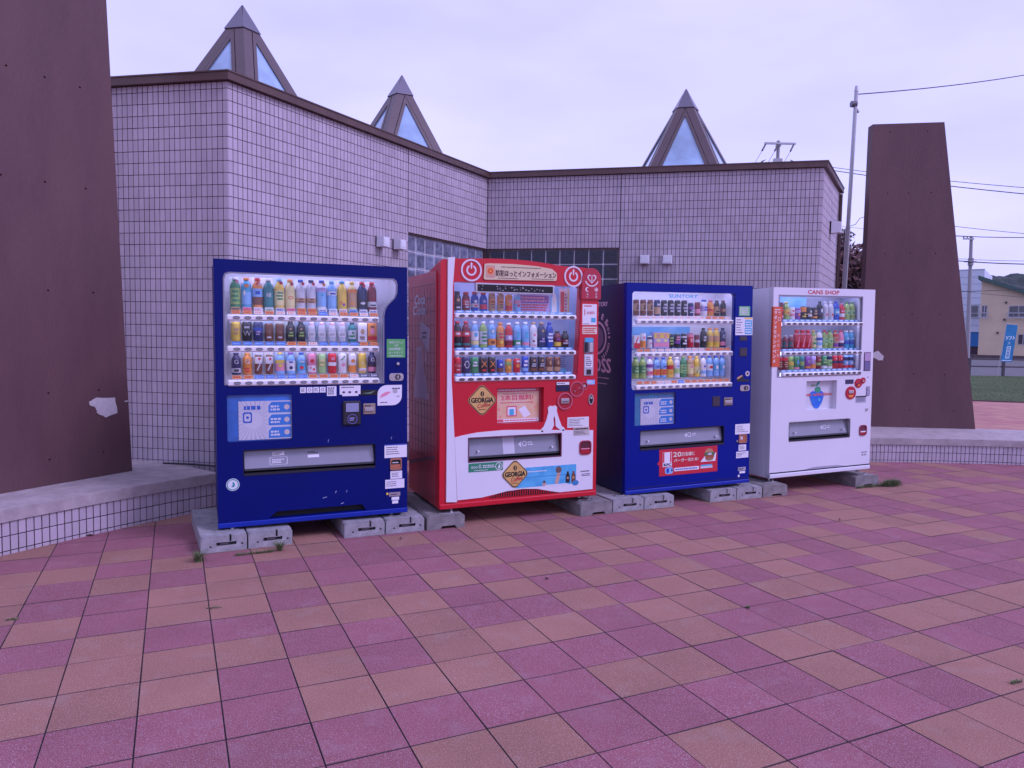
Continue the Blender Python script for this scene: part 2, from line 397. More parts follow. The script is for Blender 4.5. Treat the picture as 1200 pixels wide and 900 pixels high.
# ------------------------------------------------------------------ the two tapered slabs
slab_m = mat('brown_painted_concrete', (.090, .043, .047), .62, col2=(.126, .062, .061), stretch=(1.6, 1.6, .5), scale=1.5, bump=.25, bscale=35, detail=9, spec=.4)
patch_m = mat('bare_plaster_patch', (.50, .46, .46), .8, var=.08, scale=30)
hole_m = mat('tie_hole', (.05, .03, .034), .9)
def slab(O, t, prof, holes, patches, label):
    O = Vector((*O, 0)); U = Vector((*t, 0)).normalized(); N = Vector((U.y, -U.x, 0)); F = (O, U, Z, N)
    root = empty('tapered_slab', tuple(O), (0, 0, 0), label, 'concrete slab', 'tapered brown slabs flanking the building')
    F0 = (Vector((0, 0, 0)), U, Z, N)
    hs = [circle(u, z, .0085, 8, .0075) for u, z in holes]
    q = MB().plate(F0, prof, hs, -.15, 0, slab_m, back=True)
    q.build('slab_body', root)
    for u, z in holes:
        MB().plate(F0, circle(u, z, .0088, 8, .0078), None, -.02, -.018, hole_m).build('tie_hole', root)
    for p in patches: MB().plate(F0, p, None, -.001, .0022, patch_m, back=False).build('peeled_patch', root, label='pale patch where the brown paint has peeled')
    return root
def rough(p, amp, seed, k=3):
    """a torn edge: short random steps between the given corners"""
    r = random.Random(seed); out = []
    for (x0, y0), (x1, y1) in zip(p, p[1:] + p[:1]):
        for i in range(k):
            t = i / k; out.append((x0 + (x1 - x0) * t + r.uniform(-amp, amp) * (i > 0), y0 + (y1 - y0) * t + r.uniform(-amp, amp) * (i > 0)))
    return out
slab((-3.143, 6.019), (.4365, .8997), [(-1.58, .302), (0, .302), (-.175, 4.46), (-.94, 4.46)],
     [(-.913, 3.283), (-.649, 3.288), (-.385, 3.296), (-.969, 2.527), (-.665, 2.538), (-.354, 2.547), (-.66, 1.75), (-.31, 1.755), (-.676, .991), (-.279, .99), (-.679, .494), (-.251, .496), (-.38, 4.03), (-.64, 4.03)],
     [rough([(-.365, .906), (-.299, .933), (-.144, .923), (-.126, .796), (-.226, .768), (-.302, .814), (-.31, .851), (-.357, .878)], .006, 4),
      [(-.065, .888), (-.03, .892), (-.028, .884), (-.05, .880)], [(-.43, 4.035), (-.41, 4.045), (-.40, 4.03), (-.42, 4.025)]],
     'tall brown concrete slab at the left edge of the photo, near the dark blue machine')
slab((6.432, 10.088), (.998, -.06), [(-1.582, .302), (0, .302), (-.64, 4.47), (-1.582, 4.44)],
     [(-1.35, 4.333), (-.856, 4.35), (-1.343, 3.516), (-1.06, 3.522), (-.76, 3.529), (-1.34, 2.70), (-1.0, 2.71), (-.662, 2.705), (-1.3, 1.87), (-.93, 1.875), (-.553, 1.881), (-.87, 1.05), (-.45, 1.05), (-.30, .55), (-.9, .55)],
     [rough([(-1.52, 1.30), (-1.464, 1.313), (-1.419, 1.337), (-1.363, 1.362), (-1.278, 1.281), (-1.294, 1.228), (-1.356, 1.227), (-1.416, 1.266), (-1.51, 1.24)], .006, 5)],
     'brown concrete slab standing right of the white machine, narrower at the top')

# ------------------------------------------------------------------ the tiled building
bld = empty('tiled_building', (0, 0, 0), (0, 0, 0), 'single storey building faced in beige tiles with pyramid skylights, behind the vending machines', 'building')
CP = [Vector((-5.0, 6.84, 0)), Vector((-2.44, 6.315, 0)), Vector((-.37, 9.975, 0)), Vector((3.733, 9.013, 0)), Vector((4.629, 10.58, 0))]
HT, HC = 3.575, 3.655
def wall_frame(i):
    A, B = CP[i], CP[i + 1]; U = (B - A).normalized(); N = Vector((U.y, -U.x, 0)); return (A, U, Z, N), (B - A).length
wins = {1: (2.480, 4.185, 1.46, 2.640), 2: (.020, 1.772, 1.46, 2.640)}
joints = {1: 2.470, 2: 1.778}
TW, TP = .0448, .0502
places = []
for i in range(4):
    F, L = wall_frame(i); O, U, V, N = F
    hole = [rect(*(wins[i][0], wins[i][2], wins[i][1], wins[i][3]))] if i in wins else None
    MB().plate((Vector((0, 0, 0)), U, V, N), rect(0, 0, L, HT), hole, -.22, -.005, wall_grout).build('wall', bld, loc=O)
    zt = HT + .042; row = 0
    while zt > .25:
        zb = zt - .0950
        k = 0; n_cols = int((L - .004) / TP)
        pit = L / n_cols
        for k in range(n_cols):
            u = (k + .5) * pit; a, b = u - TW / 2, u + TW / 2; z1, z0 = min(zt, HT), max(zb, .2)
            if i in wins:
                w = wins[i]
                if b > w[0] + .004 and a < w[1] - .004:
                    if z0 < w[3] and z1 > w[2]:
                        if z1 - w[3] > .02: z0 = w[3] + .003
                        elif w[2] - z0 > .02: z1 = w[2] - .003
                        else: continue
            P = O + U * u; mid = (z0 + z1) / 2
            d = math.hypot(P.x, P.y); cosf = abs((P.x * N.x + P.y * N.y) / d)
            places.append((-(cosf ** .5) / d + (0 if (P.x / P.y > -.555 and mid > 1.9) or (P.x < -2.5) else .1), i, P, U, N, mid, z1 - z0))
        zt -= .1; row += 1
places.sort(key=lambda p: p[0])
for i, uj in joints.items():
    F, L = wall_frame(i); O, U, V, N = F; MB().plate((Vector((0, 0, 0)), U, V, N), rect(uj - (.004 if i == 1 else .006), wins[i][3], uj + (.004 if i == 1 else .006), HT), None, -.01, .0016, mat('joint_sealant_%d' % i, (.10, .075, .09) if i == 1 else (.05, .04, .05), .7)).build('expansion_joint', bld, loc=O)
tp = {}; jm = [MB() for _ in range(4)]; rt_ = random.Random(5)
for k, (_, i, P, U, N, mid, hh) in enumerate(places):
    off = rt_.uniform(-.0008, .0008)
    M = Matrix(((U.x, -N.x, 0, P.x + N.x * off), (U.y, -N.y, 0, P.y + N.y * off), (0, 0, 1, mid), (0, 0, 0, 1)))
    key = round(hh, 3)
    if k < 300:
        if key not in tp:
            q = MB().box(-TW / 2, TW / 2, 0, .012, -hh / 2, hh / 2, wall_tile, .0016); me = bpy.data.meshes.new('wall_tile'); me.from_pydata(q.v, [], q.f); me.materials.append(wall_tile); tp[key] = me
        o = link('wall_tile', tp[key], bld); o.matrix_local = M
    else: jm[i].box(-TW / 2, TW / 2, 0, .012, -hh / 2, hh / 2, wall_tile, .0016, M)
allj = MB()
for q in jm:
    b0 = len(allj.v); allj.v += q.v; allj.f += [tuple(x + b0 for x in f) for f in q.f]; allj.m += q.m; allj.s += q.s
    if not allj.mats: allj.mats = list(q.mats)
allj.build('further_wall_tiles', bld, kind='stuff')
F, L = wall_frame(2); MB().cyl(tuple(CP[2] + F[3] * .006 + Z * .25), tuple(CP[2] + F[3] * .006 + Z * HT), .007, .007, mat('corner_sealant', (.03, .022, .03), .8), 6).build('corner_joint', bld)
# coping, mitred
def offs(d):
    out = []
    for k, P in enumerate(CP):
        ns = []
        if k > 0: a = (CP[k] - CP[k - 1]).normalized(); ns.append(Vector((a.y, -a.x, 0)))
        if k < len(CP) - 1: a = (CP[k + 1] - CP[k]).normalized(); ns.append(Vector((a.y, -a.x, 0)))
        n_ = sum(ns, Vector()).normalized(); s_ = 1 / max(.3, n_.dot(ns[0])); out.append(P + n_ * d * s_)
    return [(p.x, p.y) for p in out]
FZ = (Vector((0, 0, 0)), X, Y, Z)
cop = MB(); cop.plate(FZ, offs(.045) + offs(-.26)[::-1], None, HT + .004, HC - .012, brown_metal, back=True)
cop.plate(FZ, offs(.052) + offs(-.27)[::-1], None, HC - .012, HC, brown_metal, back=True)
cop.build('roof_coping', bld)
MB().plate(FZ, offs(-.12) + [(4.6, 11.6), (2.6, 16.5), (-3.5, 16.5), (-7.2, 11.5)], None, 3.42, 3.46, mat('roof_membrane', (.16, .16, .16), .9)).build('roof', bld)
back = [(4.629, 10.58), (4.7, 11.6), (2.7, 16.7), (-3.5, 16.5), (-7.2, 11.5), (-5.0, 6.84)]
for p, q in zip(back, back[1:]):
    A, B = Vector((*p, 0)), Vector((*q, 0)); U = (B - A).normalized(); N = Vector((U.y, -U.x, 0))
    MB().plate((A, U, Z, N), rect(0, 0, (B - A).length, HT), None, -.2, 0, wall_tile).build('rear_wall', bld)
# glass block windows
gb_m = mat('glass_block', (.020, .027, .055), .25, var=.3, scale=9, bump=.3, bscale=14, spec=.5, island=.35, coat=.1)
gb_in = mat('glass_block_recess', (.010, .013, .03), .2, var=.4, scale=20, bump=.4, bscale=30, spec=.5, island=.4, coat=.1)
gb_l = mat('glass_block_painted_light', (.28, .31, .38), .2, var=.3, scale=9, bump=.5, bscale=14, spec=1.0, island=.3, coat=.5)  # paler copies of the dark blocks: light from indoors put into the colour
gb_l2 = mat('glass_block_recess_painted_light', (.16, .18, .25), .12, var=.5, scale=16, bump=.6, bscale=24, spec=1.0, island=.35, coat=.6)
gb_j = mat('window_mullion', (.60, .58, .60), .5)
for i, w in wins.items():
    F, L = wall_frame(i); O, U, V, N = F; Fl = (Vector((0, 0, 0)), U, V, N)
    win = MB(); u0, u1, z0, z1 = w
    win.plate(Fl, rect(u0 - .001, z0, u1, z1), [rect(u0 + .014, z0 + .014, u1 - .014, z1 - .014)], -.10, -.012, brown_metal)
    win.plate(Fl, rect(u0, z0, u1, z1), None, -.10, -.046, gb_j)
    wo_ = win.build('window', bld, loc=O, label='glass block window left of the inner corner' if i == 1 else 'glass block window right of the inner corner')
    nc = 9; pw = (u1 - u0 - .028) / nc; nr = 6; ph = (z1 - z0 - .028) / nr; bm_ = None
    for r in range(nr):
        for c in range(nc):
            if bm_ is None:
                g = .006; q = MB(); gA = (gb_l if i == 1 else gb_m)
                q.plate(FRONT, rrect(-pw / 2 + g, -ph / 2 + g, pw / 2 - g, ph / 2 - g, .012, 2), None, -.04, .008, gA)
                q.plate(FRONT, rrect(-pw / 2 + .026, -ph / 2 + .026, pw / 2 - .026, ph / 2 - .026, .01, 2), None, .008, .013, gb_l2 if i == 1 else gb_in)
                bm_ = bpy.data.meshes.new('glass_block'); bm_.from_pydata(q.v, [], q.f); [bm_.materials.append(x) for x in q.mats]; bm_.polygons.foreach_set('material_index', q.m)
            u = u0 + .014 + (c + .5) * pw; z = z1 - .014 - (r + .5) * ph; P = U * u + N * -.05
            o = link('glass_block', bm_, wo_); o.matrix_local = Matrix(((U.x, -N.x, 0, P.x), (U.y, -N.y, 0, P.y), (0, 0, 1, z), (0, 0, 0, 1)))
# white ventilation hoods
def hood(i, u, z, w=.12, h=.12, d=.11):
    F, L = wall_frame(i); O, U, V, N = F; Fl = (Vector((0, 0, 0)), U, V, N); m = mat('white_vent_metal', (.70, .71, .74), .4, var=.05, scale=15)
    q = MB(); q.plate(Fl, rect(-w * .42, -h * .46, w * .42, h * .46), None, -.003, .02, black)
    b_ = [U * (sx * w / 2) + V * (sz * h / 2) + N * .02 for sx, sz in ((-1, -1), (1, -1), (1, 1), (-1, 1))]
    k_ = .84
    t_ = [U * (sx * w / 2 * k_) + V * (sz * h / 2 * k_ - .004) + N * d for sx, sz in ((-1, -1), (1, -1), (1, 1), (-1, 1))]
    q.add(b_ + t_, [(4, 5, 6, 7), (0, 1, 5, 4), (1, 2, 6, 5), (2, 3, 7, 6), (3, 0, 4, 7)], m)
    q.add([U * (sx * w * .30) + V * (sz * h * .28 - .004) + N * (d + .003) for sx, sz in ((-1, -1), (1, -1), (1, 1), (-1, 1))], [(0, 1, 2, 3)], m)
    q.build('vent_hood', bld, loc=O + U * u + Z * z)
hood(1, 1.965, 2.47); hood(1, 2.255, 2.475); hood(2, 2.104, 2.483); hood(2, 2.389, 2.481); hood(3, .83, 2.97, .16, .16, .13)
F, L = wall_frame(3); O, U, V, N = F
MB().cyl((4.60, 10.50, 0), (4.60, 10.50, HT - .02), .028, .028, brown_metal, 8).build('corner_shade_bar', bld)  # dark upright added to stand for the shade at this corner
# pyramid skylights with five faces
def skylight(ax, ay, ang, label, az=5.23, h=1.75, Rr=1.10):
    root = link('skylight', None, bld, None, label, loc=(ax, ay, az - h))
    ap = R_apo = Rr * math.cos(R(36)); b = Rr * math.sin(R(36)); Ls = math.hypot(h, ap); al = math.atan2(b, Ls)
    pane = mat('skylight_pane', (.27, .42, .58), .12, var=.35, scale=1.6, spec=1.0, coat=.5)
    fr = MB(); gl = MB(); cp_ = MB()
    for k in range(5):
        an_ = R(ang + 72 * k); nh = Vector((math.cos(an_), math.sin(an_), 0)); U = Vector((-nh.y, nh.x, 0)); V = (Vector((0, 0, h)) - nh * ap).normalized(); N = U.cross(V).normalized(); O = nh * ap
        Fk = (O, U, V, N)
        def tri(ins, base):                      # triangle inset from the two slanting edges
            top = Ls - ins / math.sin(al); hw = (top - base) * math.tan(al); return [(-hw, base), (hw, base), (0, top)]
        lc = Ls - .345; hwc = (Ls - lc) * math.tan(al)
        t1 = tri(.107, .03)
        outer = [(-b, 0), (b, 0), (hwc, lc), (-hwc, lc)]
        t1c = tri(.108, .03); t1c[2] = (0, min(t1c[2][1], lc - .004))
        fr.plate(Fk, outer, [t1c], -.02, 0, brown_metal2)
        fr.plate(Fk, t1c, None, -.03, -.022, black)
        t2 = tri(.117, .045); t2[2] = (0, min(t2[2][1], lc - .02)); t3 = tri(.160, .09)
        fr.plate(Fk, t2, [t3], -.022, .004, brown_metal2)
        gl.plate(Fk, t3, None, -.02, -.012, pane)
        cp_.plate(Fk, [(-hwc - .012, lc - .004), (hwc + .012, lc - .004), (0, Ls + .005)], None, -.01, .012, cap_metal, back=True)
    fr.build('skylight_frame', root); gl.build('skylight_glass', root); cp_.build('skylight_cap', root)
skylight(-3.196, 8.729, -103.1, 'leftmost pyramid skylight'); skylight(-1.683, 10.934, -66, 'middle pyramid skylight'); skylight(2.547, 11.305, -103.1, 'right pyramid skylight')
# the black cable on the left plinth, along the foot of the wall
cb = MB(); pts = [Vector((-3.05, 6.36, .31)), Vector((-2.75, 6.31, .312)), Vector((-2.5, 6.24, .308)), Vector((-2.36, 6.18, .305)), Vector((-2.2, 6.12, .30))]
cb.tube(pts, .008, paint((.02, .02, .022), .5)); cb.build('power_cable', None, None, 'black cable lying on the plinth at the foot of the left wall', 'cable')

# ================================================================== BEYOND THE PLAZA
XF = (Vector((0, 0, 0)), X, Z, -Y)
def leafy(name, parent, centre, rad, n, mats, size=.09, seed=1, kind=None, lumps=9):
    """crown of many small leaves gathered in clumps"""
    r = random.Random(seed); q = MB(); cl = []
    for k in range(lumps):
        a, e = r.uniform(0, 6.28), r.uniform(-.9, 1.2); f = r.uniform(.35, .85)
        cl.append((centre[0] + rad[0] * f * math.cos(a) * math.cos(e), centre[1] + rad[1] * f * math.sin(a) * math.cos(e), centre[2] + rad[2] * f * math.sin(e), r.uniform(.28, .5)))
    for k in range(n):
        c = cl[k % lumps]; u = Vector((r.gauss(0, 1), r.gauss(0, 1), r.gauss(0, 1))).normalized() * (r.random() ** .4)
        p = Vector((c[0] + u.x * rad[0] * c[3], c[1] + u.y * rad[1] * c[3], c[2] + u.z * rad[2] * c[3]))
        a = Vector((r.gauss(0, 1), r.gauss(0, 1), r.gauss(0, 1))).normalized(); b = a.orthogonal().normalized(); w = size * r.uniform(.6, 1.3)
        q.add([p - a * w, p + b * w * .45, p + a * w, p - b * w * .45], [(0, 1, 2, 3)], mats[k * 7 % len(mats)])
    return q.build(name, parent, kind)
# dark reddish tree behind the right end of the building
lf = [mat('maroon_leaf', (.075, .03, .035), .7), mat('maroon_leaf_dark', (.04, .022, .026), .7), mat('maroon_leaf_light', (.12, .055, .05), .7), mat('deep_green_leaf', (.03, .04, .02), .7)]
bark = mat('bark', (.09, .06, .05), .9, var=.3, scale=20, bump=.5)
tr = empty('dark_leaved_tree', (8.35, 18.3, 0), (0, 0, 0), 'dark maroon leaved tree seen in the gap between the tiled building and the right slab', 'tree')
q = MB(); q.cyl((0, 0, 0), (.05, 0, 1.6), .14, .09, bark, 10)
for dx, dy, h in ((.7, .1, 3.3), (-.6, .2, 3.2), (.1, -.6, 3.5), (.0, .5, 3.7), (-.25, -.1, 4.15)): q.cyl((.05, 0, 1.4), (dx, dy, h), .06, .02, bark, 6)
q.build('trunk', tr)
leafy('crown', tr, (0, 0, 2.5), (1.9, 1.8, 1.6), 24000, lf, .10, 2, lumps=16)
leafy('top_twigs', tr, (-.28, 0, 4.0), (.35, .35, .35), 220, lf, .06, 6, lumps=5)
# slim steel pole with an overhead cable
sp0, sp1 = Vector((4.87, 10.93, -.05)), Vector((4.945, 10.93, 5.14))
lp = empty('slim_steel_pole', tuple(sp0), (0, 0, 0), 'slim galvanised steel pole just behind the right corner of the building', 'pole')
q = MB(); D_ = sp1 - sp0; q.cyl((0, 0, 0), D_ * .62, .036, .034, steel, 12); q.cyl(D_ * .62, D_, .029, .026, steel, 12); q.build('pole_shaft', lp)
q = MB(); q.cyl(D_ + Z * -.02, D_ + Z * .06, .030, .02, steel, 10); q.build('pole_cap', lp)
q = MB(); c_ = D_ - Z * .20; q.cyl(c_ + X * -.07, c_ + X * .01, .045, .045, mat('dark_insulator', (.12, .11, .13), .4), 12); q.tube([c_ + X * -.03, c_ + X * .05 + Z * -.12], .018, steel); q.build('clamp_insulator', lp)
def wire(name, pts, r, label, m=None, group='overhead wires'):
    q = MB(); q.tube(pts, r, m or mat('wire_black', (.03, .03, .035), .6), 5); return q.build(name, None, None, label, 'wire', group)
e0, e1 = sp1 + Vector((.0, 0, -.06)), at(1330, 60, 16)
def sag(a, b, s_, n=24): return [a.lerp(b, i / n) - Z * (4 * s_ * (i / n) * (1 - i / n)) for i in range(n + 1)]
wire('service_cable', sag(e0, e1, .12), .008, 'dark cable running from the slim pole top up to the right edge')
q = MB(); a_ = sp1 + Vector((.02, 0, -.22)); b_2 = e0.lerp(e1, .06) - Z * .02; q.tube([a_, a_.lerp(b_2, .5) - Z * .05 + X * .05, b_2, e0.lerp(e1, .155)], .009, MATS['wire_black'], 5)
q.tube([e0.lerp(e1, .155) + Z * .01, e0.lerp(e1, .157) - Z * .14], .008, MATS['wire_black'], 5); q.build('cable_loop', lp)
# crossarm pole behind the roof
conc = mat('concrete_pole', (.30, .29, .30), .8, var=.1, scale=8)
P = at(911, 196, 40); P.z = 0
up_ = empty('utility_pole', tuple(P), (0, 0, 0), 'utility pole with crossarm showing above the flat roof', 'utility pole', 'utility poles')
ht = at(911, 165, 40).z
q = MB(); q.cyl((0, 0, 0), (0, 0, ht), .13, .085, conc, 12); q.build('pole_shaft', up_)
q = MB(); q.box(-.78, .88, -.16, -.08, ht - .22, ht - .12, steel); q.box(-.12, .12, -.1, .1, ht - .30, ht - .2, steel); q.build('crossarm', up_)
for x0 in (-.72, -.05, .78):
    q = MB(); q.tube([(x0, -.12, ht - .22), (x0 - .30, -.5, ht - .66)], .045, mat('insulator_brown', (.04, .03, .03), .3), 8); q.tube([(x0 - .30, -.5, ht - .66), (x0 - .95, -1.2, ht - 1.6)], .015, MATS['wire_black'], 4); q.build('insulator', up_)
q = MB(); q.box(-.22, .22, -.12, .12, ht - 1.2, ht - .95, steel)
for sx in (-1, 1): q.plate((Vector((0, -.1, 0)), X, Z, -Y), [(sx * .85, ht - 1.08), (sx * .62, ht - 1.0), (sx * 1.15, ht - 1.35), (sx * .75, ht - 1.35)][::sx], None, -.06, 0, black, back=True)
q.tube([(-.8, 0, ht - 1.2), (.8, 0, ht - 1.1)], .03, steel); q.build('transformer_bracket', up_)
# the pole in front of the houses on the right
P = at(1133, 430, 60); tp_ = at(1138.3, 277, 60); zt_ = tp_.z
up2 = empty('utility_pole', (P.x, P.y, 0), (0, 0, 0), 'utility pole in front of the cream house, just right of the right slab', 'utility pole', 'utility poles')
q = MB(); q.cyl((0, 0, 0), (tp_.x - P.x, 0, zt_), .19, .12, conc, 12); q.build('pole_shaft', up2)
dx = tp_.x - P.x
q = MB(); q.box(dx - .75, dx + .12, -.2, -.1, zt_ - .28, zt_ - .16, steel)
for x0 in (-.7, -.42, -.12): q.cyl((dx + x0, -.15, zt_ - .16), (dx + x0, -.15, zt_ + .0), .05, .03, MATS['insulator_brown'], 8)
q.build('crossarm', up2)
q = MB(); q.cyl((dx * .85, -.05, zt_ - 2.35), (dx * .85, -.05, zt_ - 1.75), .2, .2, conc, 10); q.build('junction_box', up2)
q = MB(); q.box(dx - .5, dx + .4, -.25, -.05, zt_ - 2.1, zt_ - 2.0, steel); q.build('cable_bracket', up2)
for a, b, Ya, Yb, r, lb in (((1110, 276), (1290, 276), 60, 52, .03, 'straight wire leaving the top crossarm of the pole by the cream house'),
        ((1120, 305.5), (1290, 309), 60, 50, .04, 'thick cable at the middle of the pole by the cream house, lower of two'),
        ((1120, 303), (1290, 304), 60, 50, .018, 'thin wire just above the thick cable at mid height of the far pole'),
        ((1040, 255), (1290, 281), 64, 50, .02, 'wire crossing the sky just above the far pole top, right of the slab'),
        ((940, 191), (1300, 227), 40, 30, .014, 'upper of two wires crossing the sky behind the right slab'),
        ((940, 194), (1300, 236), 40, 30, .02, 'lower of two wires crossing the sky behind the right slab'),
        ((960, 262), (1140, 277), 66, 60, .014, 'thin wire above the dark tree in the gap by the slim pole'),
        ((1110, 342), (1290, 330), 60, 48, .02, 'dark cable passing in front of the cream house, rising to the right'),
        ((1127, 341), (1290, 352), 60, 48, .014, 'thin cable in front of the cream house, sinking to the right')):
    wire('overhead_wire', sag(at(*a, Ya), at(*b, Yb), .15, 12), r, lb)
# grey fence rail by the street
FD = 34.0; zf = at(1160, 441, FD).z
fn = empty('street_railing', (at(1130, 440, FD).x, FD, 0), (0, 0, 0), 'low dark rail fence between the lawn and the street', 'fence')
dm = mat('dark_fence_metal', (.07, .06, .07), .5)
span = 8
for z in (.46, .80):
    q = MB(); q.box(-4, span, -.03, .03, z - .035, z + .035, dm, .01); q.build('rail', fn)
for k in range(7):
    q = MB(); q.box(-3.2 + k * 1.58 + .25 - .06, -3.2 + k * 1.58 + .25 + .06, -.05, .05, 0, .84, dm, .01); q.build('post', fn)
# leaning sales banner
b0, b1 = at(1168.5, 444, 33), at(1178.6, 383, 33)
bn = empty('banner_flag', (b0.x, 33, .05), (0, 0, 0), 'tall leaning blue banner with white lettering beside the street railing', 'banner')
U_ = X; V_ = (Vector((b1.x - b0.x, 0, b1.z - b0.z))).normalized(); Lb = (Vector((b1.x - b0.x, 0, b1.z - b0.z))).length
q = MB(); q.cyl((0, 0, 0), V_ * (Lb + .05), .014, .012, steel, 8); q.tube([V_ * (Lb + .02), V_ * (Lb + .0) + X * .5], .008, steel); q.build('banner_pole', bn)
Fb = (Vector((0, -.02, 0)), X, V_, -Y); lo = Lb * .29
q = MB(); q.plate(Fb, [(.03, lo), (.53, lo - .03), (.53, Lb - .03), (.03, Lb)], None, -.006, 0, mat('banner_blue', (.02, .20, .42), .8, var=.2, scale=3), back=True)
wb = paint((.7, .8, .85), .8)
q.text(Fb, 'ソフト', .28, lo + .98, .17, wb, .004, w=.40, bold=.008); q.text(Fb, '大', .27, lo + .76, .13, wb, .004); q.plate(Fb, rect(.20, lo + .14, .38, lo + .68), [rect(.23, lo + .17, .35, lo + .65)], .002, .004, wb)
for k in range(4): q.text(Fb, '営業中店'[k], .29, lo + .53 - k * .12, .10, wb, .004)
q.plate(Fb, rect(.06, lo + .03, .5, lo + .06), None, .002, .004, wb); q.build('banner_cloth', bn)
# houses across the street, both turned a little so that only their fronts are seen
HA = R(-37)
HU = Vector((math.cos(HA), math.sin(HA), 0)); HN = Vector((HU.y, -HU.x, 0))
def on_front(P0, x, y):
    """where a line of sight through the photograph meets the upright plane through P0: (along, up)"""
    d = c_r * ((x - 600) / F_PX) - c_u * ((y - 450) / F_PX) + fwd; o = Vector((0, 0, EYE)); t = (P0 - o).dot(HN) / d.dot(HN); q_ = o + d * t - P0
    return q_.dot(HU), (o + d * t).z
cream = mat('cream_render', (.62, .50, .33), .9, var=.06, scale=.8)
gd = mat('dark_window', (.03, .035, .045), .1, spec=1); fw_ = paint((.40, .40, .42), .5)
P0 = at(1146.5, 400, 80); P0.z = 0
hs = empty('cream_house', tuple(P0), (0, 0, HA), 'cream two storey house with green sloping roof across the street', 'building')
H_ = lambda x, y: on_front(P0, x, y)
w_, zr = H_(1290, 372); zl = H_(1149, 327)[1]; Fh = FRONT
holes = [H_(1149.5, 372) + H_(1157.5, 357.5), H_(1181.5, 372) + H_(1206, 358), H_(1192, 404) + H_(1206, 391.5)]
MB().plate(Fh, [(0, 0), (w_, 0), (w_, zr), (0, zl)], [rect(*h_) for h_ in holes], -9, 0, cream).build('wall', hs)
MB().plate((Vector((0, -.7, 0)), X, Z, -Y), [(-.3, zl - .05), (w_, zr - .1), (w_, zr + .35), (-.3, zl + .35)], None, -9.5, 0, mat('green_roof', (.05, .11, .09), .6), back=True).build('roof', hs)
for h_ in holes:
    q = MB(); q.plate(Fh, rect(*h_), [rect(h_[0] + .08, h_[1] + .08, h_[2] - .08, h_[3] - .08)], -.1, .04, fw_); xm = (h_[0] + h_[2]) / 2; q.box(xm - .04, xm + .04, -.03, .03, h_[1], h_[3], fw_)
    wq = q.build('window', hs); MB().plate(Fh, rect(*h_), None, -.2, -.12, gd).build('pane', wq)
for h_ in holes[:2]:
    q = MB(); zr_ = h_[1] + (h_[3] - h_[1]) * .32
    q.box(h_[0] - .2, h_[2] + .2, -.5, -.42, zr_, zr_ + .1, fw_); q.box(h_[0] - .2, h_[2] + .2, -.5, -.42, h_[1] - .1, h_[1] + .02, fw_)
    for k in range(int((h_[2] - h_[0]) / .5) + 1): q.box(h_[0] + k * .5 - .02, h_[0] + k * .5 + .02, -.48, -.44, h_[1], zr_, fw_)
    q.build('window_rail', hs)
for x, y in ((1179, 354.5), (1177, 374.5), (1169, 390)):
    u_, z_ = H_(x, y); MB().cyl((u_, 0, z_), (u_, -.15, z_), .12, .12, dm, 8).build('wall_vent', hs)
P1 = at(1149, 400, 92); P1.z = 0
h2 = empty('white_clad_building', tuple(P1), (0, 0, HA), 'pale panelled building with a blue band low down, left of the cream house', 'building')
K_ = lambda x, y: on_front(P1, x, y)
pale = mat('pale_cladding', (.56, .62, .68), .6, var=.04, scale=.7); W2 = K_(1095, 400)[0]; zt2 = K_(1149, 316)[1]; zm = K_(1140, 389)[1]; zn = K_(1140, 406)[1]
MB().box(W2, 0, 0, 12, zm, zt2, pale).build('upper_wall', h2); MB().box(W2 + .1, -.2, .1, 12, zn, zm, mat('blue_panel', (.02, .16, .42), .5)).build('blue_panel', h2); MB().box(W2 + .1, -.2, .2, 12, 0, zn, mat('dark_base_wall', (.06, .035, .05), .8)).build('base_wall', h2)
for k in range(9):
    zk = zm + (zt2 - zm) * (k + 1) / 9; MB().box(W2, .03, -.03, .03, zk - .05, zk + (.09 if k == 8 else .02), paint((.40, .45, .52), .6)).build('cladding_joint', h2)
(wx0, wz0), (wx1, wz1) = K_(1136, 372), K_(1147.5, 357.5)
q = MB(); q.box(wx0, wx1, -.08, 0, wz0, wz1, fw_); wq = q.build('window', h2); MB().box(wx0 + .1, wx1 - .1, -.1, -.05, wz0 + .1, wz1 - .1, gd).build('pane', wq)
q = MB(); q.box(wx0 - .2, wx1 + .2, -.6, -.52, wz0 + .45, wz0 + .55, fw_); q.box(wx0 - .2, wx1 + .2, -.6, -.52, wz0 - .1, wz0, fw_); q.build('window_rail', h2)
# verge at the foot of the houses
MB().plate((Vector((0, 0, 0)), X, Y, Z), [(P0 + HU * a_ + HN * b_).to_tuple()[:2] for a_, b_ in ((-14, -.2), (-14, 2.5), (22, 2.5), (22, -.2))][::-1], None, -.05, .35, mat('brown_verge', (.10, .07, .07), .9, var=.3, scale=2)).build('verge', kind='structure')
# wooded hill
from mathutils import noise as mnoise
hm = [mat('hill_wood', (.014, .026, .024), .9, col2=(.034, .055, .042), scale=.16, detail=8)]
q = MB(); NX, NY = 150, 26; vs2 = []
for j in range(NY):
    for i in range(NX):
        x = 120 + i * 4.2; y = 360 + j * 9
        prof = min(1, max(0, (x - 128) / 70)) ** .55 * (1 - max(0, (x - 420) / 420) ** 2)
        ridge = math.sin(min(1, j / 12) * math.pi / 2); hgt = 46 * prof * ridge * (1 + .08 * math.sin(x * .02)) + (mnoise.noise(Vector((x * .13, y * .13, 0))) * 3.2 + mnoise.noise(Vector((x * .33, y * .33, 3))) * 1.6) * prof
        vs2.append((x, y, hgt - 1))
q.add(vs2, [(j * NX + i, j * NX + i + 1, (j + 1) * NX + i + 1, (j + 1) * NX + i) for j in range(NY - 1) for i in range(NX - 1)], hm[0], False)
q.build('wooded_hill', kind='structure')

